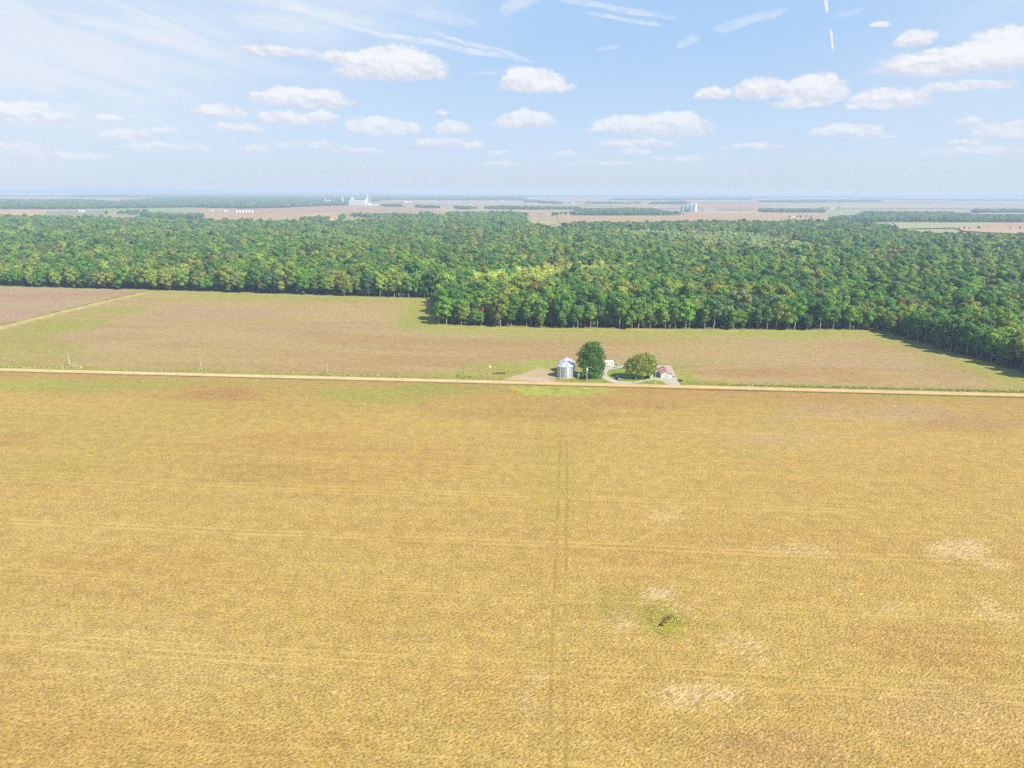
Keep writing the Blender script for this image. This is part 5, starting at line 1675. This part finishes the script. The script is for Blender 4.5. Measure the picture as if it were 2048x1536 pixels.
# fair weather cumulus
CL = [(60, 232, 66, 24, .9), (25, 225, 40, 18, .7), (215, 240, 28, 10, .45), (255, 272, 48, 14, .75), (325, 264, 32, 9, .55), (40, 294, 45, 9, .5), (510, 301, 30, 12, .5), (440, 226, 50, 18, .7), (612, 201, 88, 26, .95), (575, 190, 40, 18, .6),
      (520, 191, 24, 9, .4), (585, 240, 78, 18, .7), (640, 236, 36, 18, .6), (770, 260, 75, 24, .85), (735, 248, 40, 18, .6), (905, 258, 36, 20, .75), (950, 292, 26, 12, .55), (885, 286, 62, 14, .38), (715, 303, 60, 10, .45), (620, 290, 80, 12, .3), (475, 258, 52, 13, .45),
      (785, 138, 102, 46, .85), (830, 130, 50, 30, .5), (690, 118, 62, 18, .42), (550, 104, 78, 15, .38), (1066, 168, 64, 34, .95), (1040, 155, 36, 24, .5), (1112, 176, 48, 14, .8), (1050, 243, 58, 24, .95), (1045, 228, 26, 14, .5), (1335, 256, 88, 34, .9), (1365, 240, 40, 22, .5),
      (1242, 253, 56, 24, .9), (1275, 288, 78, 14, .65), (1270, 305, 36, 10, .5), (1425, 190, 36, 17, .8), (1520, 184, 52, 28, .8), (1632, 186, 54, 38, 1.0), (1605, 172, 30, 22, .6), (1605, 210, 60, 11, .45), (1775, 202, 70, 26, .62), (1735, 216, 42, 8, .55),
      (1690, 264, 66, 18, .75), (1755, 272, 36, 8, .4), (1955, 126, 150, 34, .85), (2015, 112, 80, 50, .85), (1830, 80, 34, 18, .65), (1845, 125, 40, 10, .5), (1760, 50, 20, 9, .45), (1925, 174, 80, 13, .34), (1938, 243, 24, 12, .5), (2020, 264, 62, 20, .65),
      (1935, 285, 36, 8, .45), (1135, 309, 26, 9, .4), (1215, 328, 80, 9, .35), (1370, 318, 70, 9, .35), (998, 305, 30, 7, .4), (1000, 328, 42, 7, .36), (1500, 294, 62, 10, .28), (130, 314, 120, 14, .25), (330, 296, 90, 14, .35), (1955, 304, 90, 12, .25), (885, 225, 18, 5, .3), (1200, 262, 26, 8, .35)]
wn = nt.new('ShaderNodeTexNoise'); wn.inputs['Scale'].default_value = .85; wn.inputs['Detail'].default_value = 7; wn.inputs['Roughness'].default_value = .6
pst = nt.vmath('MULTIPLY', p, (1.0, 1.5, 1.0))
nt.put(wn.inputs['Vector'], pst)
pc_ = nt.vmath('ADD', p, nt.vmath('MULTIPLY', nt.vmath('SUBTRACT', wn.outputs['Color'], (.5, .5, .5)), (1.5, .75, 0)))
best = None; hgt = None
sc_ = 57.3 / F_PX * .93
for px_, py_, w_, h_, k_ in CL:
    a0, e0 = azel(px_, py_ + h_ * .22); wa = w_ * sc_ * 1.12; ha = h_ * sc_ * 1.12
    u = nt.dot(pc_, (1 / wa, 0, -a0 / wa)); v = nt.dot(pc_, (0, 1 / ha, -e0 / ha))
    m_ = nt.math('MAXIMUM', v, nt.math('MULTIPLY', v, -3.2))
    r2 = nt.math('MULTIPLY_ADD', u, u, nt.math('MULTIPLY', m_, m_))
    inv = nt.math('MULTIPLY', nt.math('SUBTRACT', 1.3, r2), .38 + .62 * k_, clamp=False)
    best = inv if best is None else nt.math('MAXIMUM', best, inv)
    hv = nt.math('MULTIPLY', nt.math('MAXIMUM', inv, 0.0), v)
    hgt = hv if hgt is None else nt.math('ADD', hgt, hv)
bn = nt.noise(pst, 1.5, 8, .6)
off_ = nt.vmath('ADD', pst, (.16, .30, 0.0))
rb = nt.noise(pst, .95, 3, .5)
bn2 = nt.noise(off_, .95, 3, .5)
wisp = nt.math('MULTIPLY', nt.math('SUBTRACT', bn, .5), 1.6)
dens = nt.ramp(nt.math('MULTIPLY', nt.math('ADD', best, wisp), nt.math('MULTIPLY_ADD', hgt, 1.6, 1.0)), .08, .85)
dens = nt.math('MULTIPLY', dens, nt.ramp(nt.math('ADD', best, 0.0), -.15, .5, .0, 1.0))
relief = nt.math('MULTIPLY', nt.math('SUBTRACT', rb, bn2), 2.4)
lit = nt.math('ADD', nt.math('MULTIPLY_ADD', hgt, 1.15, .30), relief, clamp=True)
cc = nt.mix(lit, W(221, 223, 236), W(251, 251, 253))
fade = nt.ramp(el, 0.2, 8.5, .38, .86)
skyc = nt.mix(nt.math('MULTIPLY', dens, fade), skyc, cc)
nt.put(bg.inputs['Color'], skyc)
